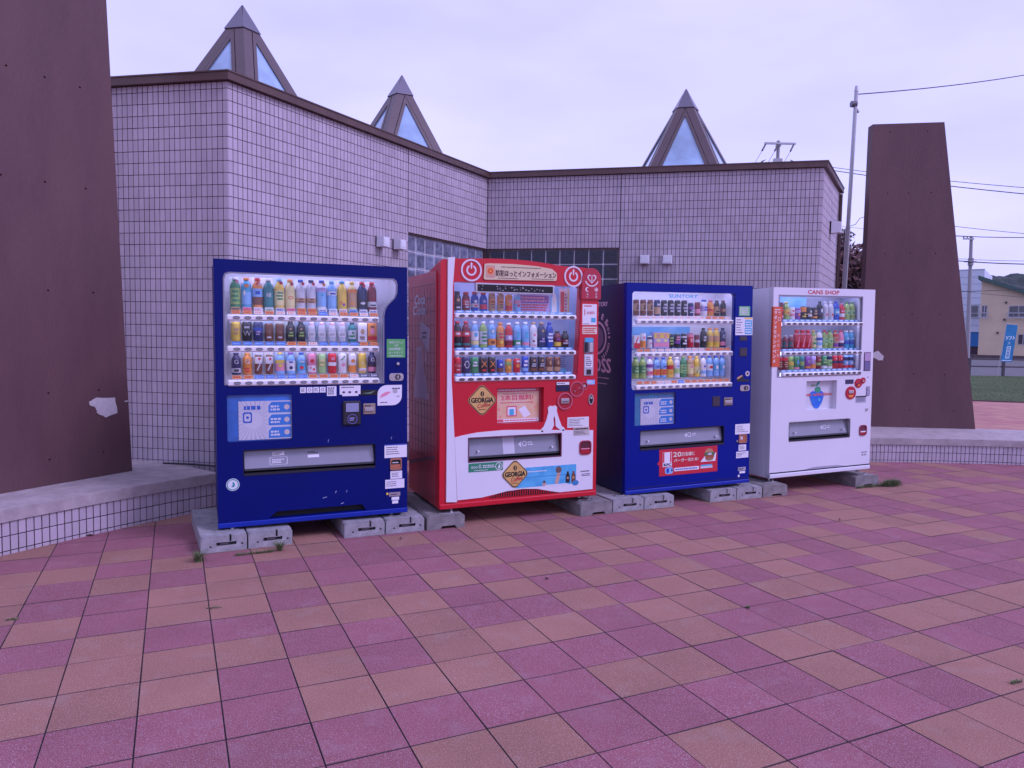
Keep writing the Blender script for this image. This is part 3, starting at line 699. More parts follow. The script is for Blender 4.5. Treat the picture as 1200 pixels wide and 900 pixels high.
# ================================================================== THE VENDING MACHINES
PAL = dict(W=(.74, .74, .74), w=(.55, .56, .60), G=(.03, .25, .09), g=(.28, .45, .10), B=(.02, .07, .42), b=(.22, .45, .74), c=(.06, .38, .60), Y=(.74, .52, .05), y=(.72, .64, .28),
           O=(.75, .26, .03), R=(.60, .02, .025), P=(.74, .26, .36), p=(.24, .07, .34), K=(.018, .018, .022), N=(.17, .06, .03), n=(.48, .30, .15), S=(.42, .42, .45), T=(.02, .20, .20),
           D=(.02, .03, .11), M=(.20, .015, .03), L=(.34, .60, .22), V=(.45, .35, .62))
def pm(k, rough=.35): return paint(PAL[k], rough)
GLASS = glass_mat()
blue_m = mat('blue_machine_paint', (.0, .0055, .115), .42, var=.08, scale=2.5, spec=.22)
blue_dark = mat('blue_side_paint', (.006, .012, .085), .30, var=.08, scale=2, spec=.5)
blue_lip = mat('blue_kick_rail', (.0, .018, .28), .45, var=.05, scale=3)
red_m = mat('red_machine_paint', (.52, .010, .018), .32, var=.06, scale=2, spec=.5)
red_side = mat('faded_red_side_print', (.55, .05, .06), .30, var=.18, scale=1.4, spec=.7, coat=.3)
white_m = mat('white_machine_paint', (.66, .66, .70), .36, var=.03, scale=2, spec=.5)
grey_flap = mat('grey_translucent_flap', (.22, .225, .27), .22, var=.1, scale=3, spec=.7, coat=.3)
case_m = mat('display_case_lining', (.72, .72, .76), .5)
chrome = mat('worn_chrome', (.55, .55, .55), .25, metal=.8, var=.1, scale=30)
dark_grey = paint((.014, .014, .02), .5); ink = paint((.05, .05, .09), .6); pr_white = paint((.72, .72, .74), .45)

def lamp_mat(strength):
    m = bpy.data.materials.new('display_tube_light'); m.use_nodes = True; b = m.node_tree.nodes['Principled BSDF']
    b.inputs['Base Color'].default_value = (.8, .8, .8, 1); b.inputs['Emission Color'].default_value = (.95, 1, 1, 1); b.inputs['Emission Strength'].default_value = strength; return m
lamp_m = lamp_mat(8.0); strip_m = lamp_mat(3.2)
MACH = {}
def machine(key, x, y, z, yaw, tilt, label):
    o = empty('vending_machine', (x, y, z), (0, -tilt, yaw), label, 'vending machine', 'vending machines along the tiled building')
    M = Matrix.Translation((x, y, z)) @ Matrix.Rotation(yaw, 4, 'Z') @ Matrix.Rotation(-tilt, 4, 'Y')
    MACH[key] = (o, M); return o

def shell(root, W, H, D, body, door, outer, windows, case, bottom=.0, t=.05, case_d=.24, lining=None, side=None, edge=None):
    case = (case[0], case[1], case[2], 1.808)
    """door plate with its openings, cabinet behind it, lined display case"""
    MB().plate(FRONT, outer, windows, -t, 0, door, edge or door, back=True).build('door', root)
    c = case; q = MB(); s_ = side or body
    y0 = t + .006
    q.plate(FRONT, rect(.004, bottom, W - .004, H - .003), [rect(c[0] - .012, c[1] - .012, c[2] + .012, c[3] + .012)] + [rect(*h) for h in HATCH_CUT], -(y0 + case_d + .012), -y0, s_)
    q.box(.004, W - .004, y0 + case_d + .012, D, bottom, H - .003, s_)
    q.build('cabinet', root)
    L_ = lining or case_m; q = MB(); d = y0 + case_d; a, b, e, f = c[0], c[1], c[2], c[3]
    q.box(a - .01, e + .01, d, d + .01, b - .01, f + .01, L_); q.box(a - .01, a, y0, d, b - .01, f + .01, L_); q.box(e, e + .01, y0, d, b - .01, f + .01, L_)
    q.box(a, e, y0, d, f, f + .01, L_); q.box(a, e, y0, d, b - .01, b, L_); q.build('display_case', root)
    tm = lamp_m
    q = MB(); q.box(a + .04, e - .04, y0 + .002, y0 + .022, f - .028, f - .008, tm); q.build('light_tube', root)
    # black seam between door and cabinet
    MB().box(.012, W - .012, t - .002, y0 + .002, bottom + .01, H - .012, black).build('door_seal', root) if False else None
HATCH_CUT = []

def pane(root, poly, y=.006, name='window_glass'):
    return MB().plate(FRONT, poly, None, -y, -y, GLASS).build(name, root)

def button_mesh(w, h, m1, m2):
    q = MB(); q.plate(FRONT, circle(0, 0, w / 2, 18, h / 2), None, -.002, .003, m1); q.plate(FRONT, circle(0, -.0015, w / 2 * .78, 16, h / 2 * .62), None, .003, .0045, m2)
    me = bpy.data.meshes.new('button'); me.from_pydata(q.v, [], q.f); [me.materials.append(x) for x in q.mats]; me.polygons.foreach_set('material_index', q.m); return me
BT = {}
def rail(root, u0, u1, z, us, labels, proud=.014, h=.040, lab_z=.038, lab_h=.024, lip=None, style=0):
    q = MB(); q.box(u0, u1, -proud, .03, z - h / 2, z + h / 2, pr_white, .008); q.box(u0 + .004, u1 - .004, .02, .17, z + h / 2 - .004, z + h / 2 + .002, pr_white)
    r = q.build('button_rail', root)
    MB().box(u0 + .02, u1 - .02, .040, .052, z - h / 2 + .001, z + h / 2 - .006, strip_m).build('light_strip', r)
    k = (style, round(h, 3))
    if k not in BT: BT[k] = button_mesh(.046, h * .52, mat('button_rim', (.10, .10, .11), .35), mat('button_face', (.24, .24, .26), .3)) if style == 0 else button_mesh(.048, h * .60, mat('button_rim_dark', (.03, .03, .035), .35), mat('button_face_dark', (.12, .10, .10), .3))
    for u in us:
        o = link('button', BT[k], r, loc=(u, -proud, z))
    # price labels on the sloping strip behind the glass
    for u, c in zip(us, labels):
        if c == ' ': continue
        key = ('lab', c)
        if key not in BT:
            base = {'o': PAL['O'], 'b': (.05, .20, .60), 'w': (.72, .68, .68), 'd': PAL['D'], 'c': (.10, .32, .62)}[c]; tx = {'o': (.42, .03, .02), 'b': PAL['W'], 'w': (.70, .22, .08), 'd': PAL['w'], 'c': PAL['W']}[c]
            q = MB(); F_ = (Vector((0, 0, 0)), X, Vector((0, .35, 1)).normalized(), Vector((0, -1, .35)).normalized())
            q.plate(F_, rect(-.029, -lab_h / 2, .029, lab_h / 2), None, -.001, .001, paint(base, .5))
            if c in 'b': q.text(F_, 'つめた〜い', 0, -.006, .011, paint(tx, .5), .0016, w=.048)
            elif c == 'c': q.lines(F_, -.02, -.005, .02, .006, paint(tx, .5), 1, .0016, .8, .1)
            else:
                for i_ in range(4): q.plate(F_, rect(-.022 + i_ * .0115, -.007, -.014 + i_ * .0115, .007), [rect(-.0195 + i_ * .0115, -.003, -.0165 + i_ * .0115, .004)] if i_ % 2 else None, .001, .0016, paint(tx, .5))
            me = bpy.data.meshes.new('price_label'); me.from_pydata(q.v, [], q.f); [me.materials.append(x) for x in q.mats]; me.polygons.foreach_set('material_index', q.m); BT[key] = me
        link('price_label', BT[key], root, loc=(u, .034, z + lab_z))
    return r

# ---- drinks: shaped bodies, wrapped label, cap
PROF = {
 'pet': [(.0, 0), (.44, 0), (.48, .03), (.48, .10), (.46, .13), (.48, .16), (.48, .64), (.46, .72), (.38, .80), (.24, .875), (.21, .90), (.24, .905), (.24, .93)],
 'slim': [(.0, 0), (.44, 0), (.48, .03), (.48, .70), (.45, .76), (.30, .85), (.24, .88), (.24, .93)],
 'can': [(.0, 0), (.38, 0), (.43, .02), (.48, .06), (.48, .90), (.43, .955), (.40, .965), (.42, .985), (.42, 1.0), (.37, 1.0), (.36, .985)],
 'alu': [(.0, 0), (.42, 0), (.48, .04), (.48, .62), (.44, .72), (.34, .82), (.30, .85), (.30, .90)],
 'box': None}
CAPZ = {'pet': (.915, 1.0, .25), 'slim': (.91, 1.0, .26), 'alu': (.88, 1.0, .33)}
DR = {}
def wrap(q, poly, r, z0, m, off):
    c = (sum(p[0] for p in poly) / len(poly), sum(p[1] for p in poly) / len(poly))
    pts = [c] + list(poly); rr = r + off
    v = [(rr * math.sin(x / r), -rr * math.cos(x / r), z0 + z) for x, z in pts]; n = len(poly)
    q.add(v, [(0, 1 + i, 1 + (i + 1) % n) for i in range(n)], m)
def drink_meshes(spec):
    if spec in DR: return DR[spec]
    kind, w, h, body, cap, bands, motifs = spec; r = w * .48
    def mk(q, n):
        me = bpy.data.meshes.new(n); me.from_pydata(q.v, [], q.f); [me.materials.append(x) for x in q.mats]; me.polygons.foreach_set('material_index', q.m); me.polygons.foreach_set('use_smooth', q.s); return me
    w = w * (1.13 if kind == 'pet' else 1.14); h = h * 1.06; r = w * .48; q = MB(); out = []
    if kind == 'box':
        q.box(-w / 2, w / 2, -w * .35, w * .35, 0, h, pm(body), .002); rr = None
    else: q.lathe([(a * w, b * h) for a, b in PROF[kind]], pm(body, .22), 16)
    out.append(mk(q, 'drink'))
    q = MB()
    FB = (Vector((0, -w * .35, 0)), X, Z, -Y)
    for i, (z0, z1, c) in enumerate(bands):
        if kind == 'box': q.plate(FB, rect(-w / 2, z0 * h, w / 2, z1 * h), None, 0, .001 + i * .0004, pm(c))
        else:
            ro = r + .0007 + i * .0003; q.lathe([(ro, z0 * h), (ro, z1 * h)], pm(c, .3), 16) if False else q.add([(ro * math.cos(2 * math.pi * k / 16), ro * math.sin(2 * math.pi * k / 16), z * h) for z in (z0, z1) for k in range(16)], [(k, (k + 1) % 16, 16 + (k + 1) % 16, 16 + k) for k in range(16)], pm(c, .3), True)
    for t in motifs:
        off = .0028
        if t[0] == 'disc':
            _, x, z, rad, c = t
            if kind == 'box': q.plate(FB, circle(x, z * h, rad, 14), None, .002, .003, pm(c))
            else: wrap(q, circle(x, z * h, rad, 14), r, 0, pm(c), off)
        elif t[0] == 'oval':
            _, x, z, rx, ry, c = t
            if kind == 'box': q.plate(FB, circle(x, z * h, rx, 14, ry), None, .002, .003, pm(c))
            else: wrap(q, circle(x, z * h, rx, 14, ry), r, 0, pm(c), off)
        elif t[0] == 'txt':
            _, s_, z, th, c = t; vs_, fs, wd = text_geo(s_); sc = min(th, w * .80 / max(wd, .01)) if wd else th
            if kind == 'box': q.text(FB, s_, 0, z * h, sc, pm(c), .004)
            else: q.add([((r + .0034) * math.sin((x - wd / 2) * sc / r), -(r + .0034) * math.cos((x - wd / 2) * sc / r), z * h + y * sc) for x, y in vs_], fs, pm(c))
        elif t[0] == 'dash':            # print too small to read
            _, z0, z1, n_, c = t
            rr_ = random.Random(int(z0 * 100) + n_)
            for k in range(n_):
                zz_ = (z0 + (z1 - z0) * (k + .5) / n_) * h; hw = w * rr_.uniform(.16, .34); x0 = rr_.uniform(-.06, .06) * w; th = (z1 - z0) * h / n_ * .28
                pl_ = [(x0 - hw, zz_ - th), (x0, zz_ - th), (x0 + hw, zz_ - th), (x0 + hw, zz_ + th), (x0, zz_ + th), (x0 - hw, zz_ + th)]
                if kind == 'box': q.plate(FB, rect(x0 - hw, zz_ - th, x0 + hw, zz_ + th), None, .002, .003, pm(c))
                else: wrap(q, pl_, r, 0, pm(c), .0026)
        elif t[0] == 'slash':
            _, z0, z1, c = t; pl_ = [(-w * .30, z0 * h), (-w * .12, z0 * h), (w * .30, z1 * h), (w * .12, z1 * h)]
            if kind == 'box': q.plate(FB, pl_, None, .002, .003, pm(c))
            else: wrap(q, pl_, r, 0, pm(c), off)
    out.append(mk(q, 'label') if q.v else None)
    if kind in CAPZ and cap:
        a, b, cr_ = CAPZ[kind]; q = MB(); q.lathe([(cr_ * w, a * h), (cr_ * w * 1.05, (a + .01) * h), (cr_ * w * 1.05, (b - .01) * h), (cr_ * w * .9, b * h)], pm(cap, .4), 12); out.append(mk(q, 'bottle_cap'))
    elif kind == 'can':
        q = MB(); q.lathe([(.40 * w, .97 * h), (.425 * w, .985 * h), (.425 * w, 1.0 * h), (.38 * w, 1.002 * h)], chrome, 14); out.append(mk(q, 'can_rim'))
    else: out.append(None)
    DR[spec] = out; return out
ORD = ['first', 'second', 'third', 'fourth', 'fifth', 'sixth', 'seventh', 'eighth', 'ninth', 'tenth', 'eleventh', 'twelfth', 'thirteenth', 'fourteenth']
def shelf_of(key, z, us, items, row, where, y=.105):
    """items: (description, kind, w, h, body, cap, bands, motifs) or None"""
    root, M = MACH[key]; k = 0
    for i, it in enumerate(items):
        if it is None: continue
        desc, kind, w, h, body, cap, bands, motifs = it
        ms = drink_meshes((kind, w, h, body, cap, tuple(bands), tuple(motifs)))
        cat_ = 'can' if kind == 'can' else 'carton' if kind == 'box' else 'bottle'
        o = link('drink_' + cat_, ms[0], None, None, '%s, %s from left, %s shelf, %s' % (desc, ORD[i], row, where), cat_, 'drinks on display in the %s' % where)
        o.matrix_world = M @ Matrix.Translation((us[i], y, z)) @ Matrix.Rotation(random.uniform(-.06, .06), 4, 'Z')
        for mesh in ms[1:]:
            if mesh: link(mesh.name.split('.')[0], mesh, o)
def sticker(root, name, shape, col, n=.0012, label=None, rough=.45):
    q = MB(); q.plate(FRONT, shape, None, 0, n, paint(col, rough) if isinstance(col, tuple) else col); q._n = name; q._l = label; q._r = root
    return q
def done(q): return q.build(q._n, q._r, None, q._l)
def us14(a, b, n=14): return [a + (b - a) * i / (n - 1) for i in range(n)]
def hatch(root, x0, z0, x1, z1, flap=grey_flap, screws=True, lab=True, depth=.11):
    """dispensing opening: dark recess and a hinged grey flap leaning in"""
    q = MB(); q.box(x0, x1, depth, depth + .01, z0, z1, black); q.box(x0 - .008, x0, .0, depth, z0, z1, dark_grey); q.box(x1, x1 + .008, .0, depth, z0, z1, dark_grey); q.box(x0, x1, 0, depth, z1, z1 + .008, dark_grey); q.box(x0, x1, -.004, depth, z0 - .010, z0 + .006, dark_grey)
    r = q.build('pickup_hatch', root)
    Fq = (Vector((0, .012, z0)), X, Vector((0, .22, 1)).normalized(), Vector((0, -1, .22)).normalized()); Hf = (z1 - z0)
    q = MB(); q.plate(Fq, rrect(x0 + .003, Hf * .20, x1 - .003, Hf * 1.0, .006), None, -.006, 0, flap, back=True)
    q.plate(Fq, rect(x0 + .003, Hf * .12, x1 - .003, Hf * .21), None, -.004, .006, dark_grey)
    mid = (x0 + x1) / 2
    if lab == 1:
        q.plate(Fq, rect(x0 + .19, Hf * .72, x0 + .27, Hf * .88), None, 0, .001, pr_white); q.lines(Fq, x0 + .195, Hf * .74, x0 + .265, Hf * .86, ink, 2, .0015)
        q.plate(Fq, rrect(x0 + .17, Hf * .32, x0 + .29, Hf * .66, .01), [rrect(x0 + .173, Hf * .33, x0 + .287, Hf * .65, .009)], 0, .001, pr_white)
        q.lines(Fq, x0 + .185, Hf * .38, x0 + .275, Hf * .58, pr_white, 3, .0015)
        q.plate(Fq, rect(x0 + .43, Hf * .55, x0 + .51, Hf * .68), None, 0, .001, pr_white); q.lines(Fq, x0 + .43, Hf * .72, x0 + .51, Hf * .84, dark_grey, 2, .0015)
    elif lab == 2:
        q.plate(Fq, rect(mid - .10, Hf * .22, mid + .0, Hf * .98), None, 0, .001, mat('frosted_film', (.48, .48, .54), .3)); 
    if lab >= 2:
        f2 = paint((.55, .55, .60), .4); cx = mid + .09
        q.plate(Fq, circle(cx, Hf * .62, .022, 14), [circle(cx, Hf * .62, .014, 14)], 0, .001, f2); q.plate(Fq, [(cx - .055, Hf * .6), (cx - .028, Hf * .75), (cx - .028, Hf * .46)], None, 0, .001, f2); q.lines(Fq, cx + .03, Hf * .52, cx + .08, Hf * .72, f2, 2, .0015)
    q.build('flap', r)
    if screws:
        for x in (x0 + .085, x1 - .075): MB().cyl((x, .02, z0 + Hf * .42), (x, .0, z0 + Hf * .42), .008, .007, pr_white, 10).build('screw', r)
    return r
def feet(root, us, ys, zdrop, m=chrome):
    for u in us:
        for y in ys:
            q = MB(); q.cyl((u, y, -zdrop), (u, y, .004), .010, .010, m, 8); q.cyl((u, y, -zdrop), (u, y, -zdrop + .006), .024, .024, m, 12); q.cyl((u, y, -zdrop + .016), (u, y, -zdrop + .028), .017, .017, m, 6)
            q.build('levelling_foot', root)

# ================================================================== 1: the dark blue machine on the left
W, H = 1.325, 1.83
A = machine('A', -1.9897, 4.9241, .1257, .4088, .0085, 'dark blue drinks vending machine nearest the left slab, white cut-corner window')
win = [(.054, .982), (1.150, .975)] + [(1.152, 1.47), (1.160, 1.512), (1.178, 1.545), (1.235, 1.603), (1.249, 1.64), (1.251, 1.70), (1.243, 1.728), (1.222, 1.743)] + [(.095, 1.746), (.066, 1.735), (.056, 1.705)]
adp = rrect(.069, .592, .495, .912, .012); hp = rect(.173, .363, 1.080, .525)
slot = [(.330, .040), (1.015, .040), (.985, .086), (.385, .086)]
HATCH_CUT = [(.165, .345, 1.088, .54)]
shell(A, W, H, .72, blue_m, blue_m, [(0, .0), (W, 0), (W, H), (0, H)], [win, adp, hp, slot], (.04, .962, 1.262, 1.756), side=blue_m, t=.05)
q = MB(); q.box(-.001, W + .001, -.010, .052, .0, .034, blue_lip, .004); q.build('kick_rail', A)
MB().plate(FRONT, rect(.32, .036, 1.02, .09), None, -.051, -.045, black).build('air_slot', A)
MB().plate(FRONT, win, [[((x - .65) * .985 + .65, (z - 1.36) * .978 + 1.36) for x, z in win]], -.012, .004, mat('window_trim_grey', (.20, .20, .26), .4)).build('window_trim', A)
pane(A, win, .010)
hatch(A, .173, .363, 1.080, .525, screws=False, lab=1)
U = us14(.137, 1.084)
for z, lab in ((1.440, 'oowowwoobwoowo'), (1.227, 'bbbbboowbbbboo'), (.995, 'oobbbbboooowdd')): rail(A, .075, 1.112, z, U, lab)
w0 = .060
rowA1 = [('green tea bottle with leafy label', 'pet', .064, .205, 'G', 'W', ((.15, .66, 'g'),), (('dash', .2, .62, 3, 'G'), ('disc', .012, .86, .012, 'P'))),
 ('light blue water bottle with orange top', 'pet', .064, .205, 'c', 'O', ((.15, .55, 'b'), (.56, .64, 'c')), (('oval', .002, .74, .017, .012, 'O'), ('oval', -.012, .52, .007, .018, 'W'))),
 ('blue and orange banded bottle', 'pet', .064, .205, 'O', 'R', ((.15, .40, 'N'), (.40, .66, 'b')), (('dash', .44, .62, 1, 'B'), ('slash', .78, .92, 'R'), ('disc', .012, .8, .009, 'V'))),
 ('plain green tea bottle, white cap', 'pet', .064, .205, 'T', 'W', ((.14, .66, 'T'),), (('txt', '緑', .40, .030, 'W'),)),
 ('yellow soda bottle with pink badge', 'pet', .064, .205, 'Y', 'b', ((.14, .62, 'y'),), (('dash', .30, .60, 3, 'G'), ('disc', .010, .86, .012, 'R'))),
 ('yellow bottle with red oval', 'pet', .064, .205, 'y', 'O', ((.14, .62, 'y'),), (('oval', 0, .40, .019, .010, 'R'), ('oval', 0, .40, .014, .006, 'y'), ('disc', .008, .84, .012, 'R'))),
 ('clear bottle, brown label and pink badge', 'pet', .064, .205, 'w', 'B', ((.24, .40, 'n'),), (('dash', .24, .40, 2, 'N'), ('disc', .012, .86, .012, 'R'))),
 ('clear bottle, brown label and pink badge', 'pet', .064, .205, 'w', 'D', ((.24, .40, 'n'),), (('dash', .24, .40, 2, 'N'), ('disc', .012, .86, .012, 'R'))),
 ('white sports drink, violet shoulder', 'pet', .064, .205, 'W', 'B', ((.14, .62, 'b'), (.62, .76, 'V')), (('disc', .0, .52, .010, 'c'), ('disc', .012, .86, .012, 'O'))),
 ('pale blue water bottle', 'pet', .064, .205, 'b', 'b', ((.14, .52, 'b'), (.52, .64, 'W')), (('dash', .52, .62, 1, 'B'),)),
 ('yellow fruit drink bottle', 'pet', .064, .205, 'Y', 'c', ((.14, .60, 'Y'),), (('disc', -.010, .28, .012, 'O'), ('disc', .010, .22, .010, 'p'))),
 ('pale orange bottle', 'pet', .064, .205, 'y', 'Y', ((.14, .62, 'n'), (.62, .74, 'O')), (('disc', -.006, .26, .011, 'O'),)),
 ('black cola bottle, red cap', 'pet', .064, .205, 'D', 'R', ((.16, .40, 'K'),), (('oval', 0, .28, .017, .010, 'w'), ('disc', .006, .86, .012, 'R'))),
 ('dark bottle with pale lower label', 'pet', .064, .205, 'M', 'R', ((.16, .34, 'w'),), (('dash', .18, .26, 1, 'K'), ('disc', .004, .86, .010, 'P')))]
WA = 'leftmost machine'
shelf_of('A', 1.500, U, rowA1, 'top', WA)
rowA2 = [('yellow can', 'can', .058, .128, 'Y', None, ((.1, .88, 'Y'),), (('dash', .3, .7, 2, 'n'),)),
 ('black can with silver lettering', 'can', .058, .128, 'K', None, (), (('txt', 'W', .28, .034, 'S'), ('dash', .62, .8, 1, 'S'))),
 ('navy coffee can', 'can', .058, .128, 'D', None, ((.55, .7, 'B'),), (('dash', .3, .55, 2, 'V'),)),
 ('maroon coffee can', 'can', .052, .120, 'N', None, ((.1, .88, 'N'),), (('txt', 'ミ', .42, .022, 'n'), ('dash', .15, .3, 1, 'w'))),
 ('maroon coffee can', 'can', .052, .120, 'N', None, ((.1, .88, 'N'),), (('txt', 'ミ', .42, .022, 'n'), ('dash', .15, .3, 1, 'w'))),
 ('black coffee bottle, green crest', 'slim', .056, .135, 'K', 'K', ((.15, .62, 'K'),), (('dash', .22, .5, 2, 'g'), ('disc', 0, .62, .008, 'n'))),
 ('black coffee bottle, green crest', 'slim', .056, .135, 'K', 'K', ((.15, .62, 'K'),), (('dash', .22, .5, 2, 'g'), ('disc', 0, .62, .008, 'n'))),
 ] + [('clear small water bottle', 'slim', .050, .132, 'w', 'W', ((.25, .5, 'W'),), (('dash', .25, .5, 1, 'S'), ('dash', .85, .95, 1, 'P')))] * 4 + [
 ('small bottle with green and white label', 'slim', .054, .132, 'T', 'K', ((.15, .6, 'w'),), (('dash', .2, .55, 2, 'G'),)),
 ('white carton, orange edge', 'box', .058, .130, 'W', None, ((.75, .95, 'W'),), (('oval', 0, .55, .014, .02, 'n'), ('dash', .1, .3, 2, 'N'))),
 ('orange carton with white figure', 'box', .058, .130, 'O', None, ((.1, .3, 'R'),), (('oval', 0, .55, .016, .026, 'P'), ('dash', .72, .9, 1, 'N')))]
shelf_of('A', 1.279, U, rowA2, 'middle', WA)
rowA3 = [('navy coffee can with white G', 'slim', .056, .143, 'D', 'D', ((.1, .3, 'w'),), (('txt', 'G', .50, .030, 'W'), ('dash', .1, .3, 1, 'K'))),
 ('orange coffee can with white G', 'slim', .056, .143, 'O', 'O', ((.1, .3, 'O'),), (('txt', 'G', .50, .030, 'W'), ('dash', .1, .34, 2, 'R'))),
 ('slim brown and white can', 'can', .046, .130, 'N', None, ((.55, .9, 'W'),), (('slash', .2, .6, 'w'), ('disc', .004, .8, .008, 'R'))),
 ('slim brown and white can', 'can', .046, .130, 'N', None, ((.55, .9, 'W'),), (('slash', .2, .6, 'w'), ('disc', .004, .8, .008, 'R'))),
 ('yellow and pink banded bottle', 'pet', .058, .145, 'b', 'Y', ((.5, .66, 'Y'), (.16, .48, 'P')), (('oval', 0, .4, .014, .012, 'Y'),)),
 ('pale blue bottle with dark berry', 'pet', .058, .145, 'b', 'p', ((.16, .62, 'W'),), (('disc', 0, .30, .012, 'D'), ('dash', .5, .62, 1, 'B'))),
 ('light blue bottle with red berry', 'pet', .058, .145, 'b', 'B', ((.16, .62, 'c'),), (('disc', 0, .30, .013, 'R'), ('dash', .52, .62, 1, 'W'))),
 ('pink blossom can', 'can', .056, .142, 'P', None, ((.1, .4, 'W'),), (('disc', 0, .62, .014, 'R'), ('disc', -.01, .3, .009, 'P'), ('disc', .011, .22, .009, 'R'))),
 ('pale green can with yellow marks', 'can', .050, .138, 'L', None, ((.35, .6, 'g'),), (('dash', .35, .75, 2, 'y'),)),
 ('red and white apple can', 'can', .056, .142, 'R', None, ((.38, .55, 'W'),), (('disc', 0, .72, .013, 'P'),)),
 ('white can with green leaf and peach', 'can', .056, .142, 'W', None, (), (('disc', .002, .42, .013, 'P'), ('slash', .65, .85, 'G'))),
 ('orange and white can', 'can', .052, .140, 'W', None, ((.04, .40, 'O'),), (('disc', 0, .62, .013, 'O'),)),
 ('yellow drink can, white foot', 'can', .052, .142, 'Y', None, ((.1, .26, 'W'), (.26, .6, 'Y')), (('oval', 0, .5, .012, .010, 'y'), ('dash', .1, .2, 1, 'P'))),
 ('navy can with white G and pink foot', 'slim', .056, .147, 'D', 'D', ((.08, .30, 'P'), (.3, .4, 'K')), (('txt', 'G', .55, .028, 'W'),))]
shelf_of('A', 1.047, U, rowA3, 'bottom', WA)
# description cards at the feet of the top row
for i, (u, c, t) in enumerate(zip(U, 'nPWWwPOOWWWbWW', 'KRPGBRRRBBRBBB')):
    q = MB(); Fc = (Vector((u, .052, 1.478)), X, Z, -Y); q.plate(Fc, rect(-.029, .0, .029, .036), None, -.001, 0, pm(c)); q.lines(Fc, -.024, .007, .024, .029, pm(t), 2, .001, .6, .1); q.build('info_card', A)
bc_r = random.Random(9)
for z, hh in ((1.500, .222), (1.279, .145), (1.047, .158)):
    for u in U:
        c = bc_r.choice([(.70, .74, .80), (.50, .66, .80), (.74, .70, .62), (.66, .74, .66), (.74, .66, .70)]); Fc = (Vector((u, .150, z)), X, Z, -Y); MB().plate(Fc, rect(-.034, 0, .034, hh), None, -.001, 0, paint(c, .5)).build('backing_card', A)
# lower door: recessed poster panel
q = MB(); q.box(.060, .505, .018, .026, .58, .92, mat('poster_recess_blue', (.03, .16, .50), .35, var=.5, scale=3)); q.build('poster_recess', A)
pane(A, adp, .002, 'poster_cover')
def poster(root, x0, z0, x1, z1, y):
    Fp = (Vector((0, y, 0)), X, Z, -Y); q = MB(); q.plate(Fp, rect(x0, z0, x1, z1), None, -.002, 0, paint((.62, .62, .68), .5)); w = x1 - x0; h = z1 - z0; cx, cz = x0 + w * .27, z0 + h * .50
    ray_m = paint((.46, .46, .54), .5)
    for k in range(30):
        a = 2 * math.pi * k / 30
        def clip(a_, r_):
            px, pz = cx + math.cos(a_) * r_, cz + math.sin(a_) * r_; return (min(max(px, x0 + .002), x0 + w * .53), min(max(pz, z0 + .002), z1 - .002))
        q.plate(Fp, [clip(a - .035, .06), clip(a + .035, .06), clip(a + .03, .16), clip(a - .03, .16)][::1], None, 0, .0006, ray_m)
    bl = paint((.02, .12, .50), .5); sky_ = paint((.03, .22, .62), .5)
    q.plate(Fp, rrect(x0 + w * .08, z0 + h * .44, x0 + w * .25, z0 + h * .72, .012), [rrect(x0 + w * .105, z0 + h * .48, x0 + w * .225, z0 + h * .68, .01)], .0006, .0012, bl)
    q.plate(Fp, circle(x0 + w * .165, z0 + h * .58, w * .028, 10), None, .0006, .0012, bl)
    q.lines(Fp, x0 + w * .10, z0 + h * .76, x0 + w * .42, z0 + h * .90, bl, 1, .0012, .7, .1)
    for k in range(3):
        a, b = z1 - h * (.03 + .33 * k), z1 - h * (.31 + .33 * k)
        q.plate(Fp, [(x0 + w * .56, b), (x1 - .003, b), (x1 - .003, a), (x0 + w * .62, a), (x0 + w * .56, a - h * .10)], None, .0006, .001, sky_)
        q.lines(Fp, x0 + w * .60, b + h * .04, x0 + w * .80, b + h * .20, pr_white, 2, .0014, .6, .15); q.plate(Fp, circle(x1 - w * .09, (a + b) / 2, h * .07, 10), None, .001, .0014, paint((.65, .55, .52), .5))
    return q.build('poster', root)
poster(A, .142, .599, .492, .867, .014)
# stickers and coin gear
q = sticker(A, 'green_sticker', rrect(1.170, 1.165, 1.309, 1.301, .004), (.08, .36, .10), label='square green sticker with white lettering')
q.text(FRONT, '地球にやさしい', 1.24, 1.268, .018, pr_white, .002, w=.105); q.text(FRONT, 'yell', 1.24, 1.245, .019, pr_white, .002); q.text(FRONT, 'LED照明＋', 1.24, 1.218, .020, pr_white, .002, w=.105); q.text(FRONT, 'ヒートポンプ', 1.24, 1.192, .018, pr_white, .002, w=.105); q.lines(FRONT, 1.19, 1.172, 1.29, 1.182, pr_white, 1, .002); done(q)
MB().cyl((1.253, 0, 1.120), (1.253, -.012, 1.120), .012, .011, chrome, 14).build('key_switch', A)
q = MB(); q.plate(FRONT, rrect(1.188, .993, 1.295, 1.049, .02), None, 0, .006, chrome); q.plate(FRONT, circle(1.252, 1.021, .020, 16), [circle(1.252, 1.021, .012, 14)], .006, .012, dark_grey); q.box(1.248, 1.256, -.014, -.006, 1.008, 1.034, chrome); q.build('coin_slot', A)
leaf = [(1.101, .812), (1.215, .812)] + circle(1.215, .880, .068, 8, a0=-90, a1=0) + [(1.284, .962), (1.165, .962)] + circle(1.167, .895, .066, 8, a0=90, a1=180)
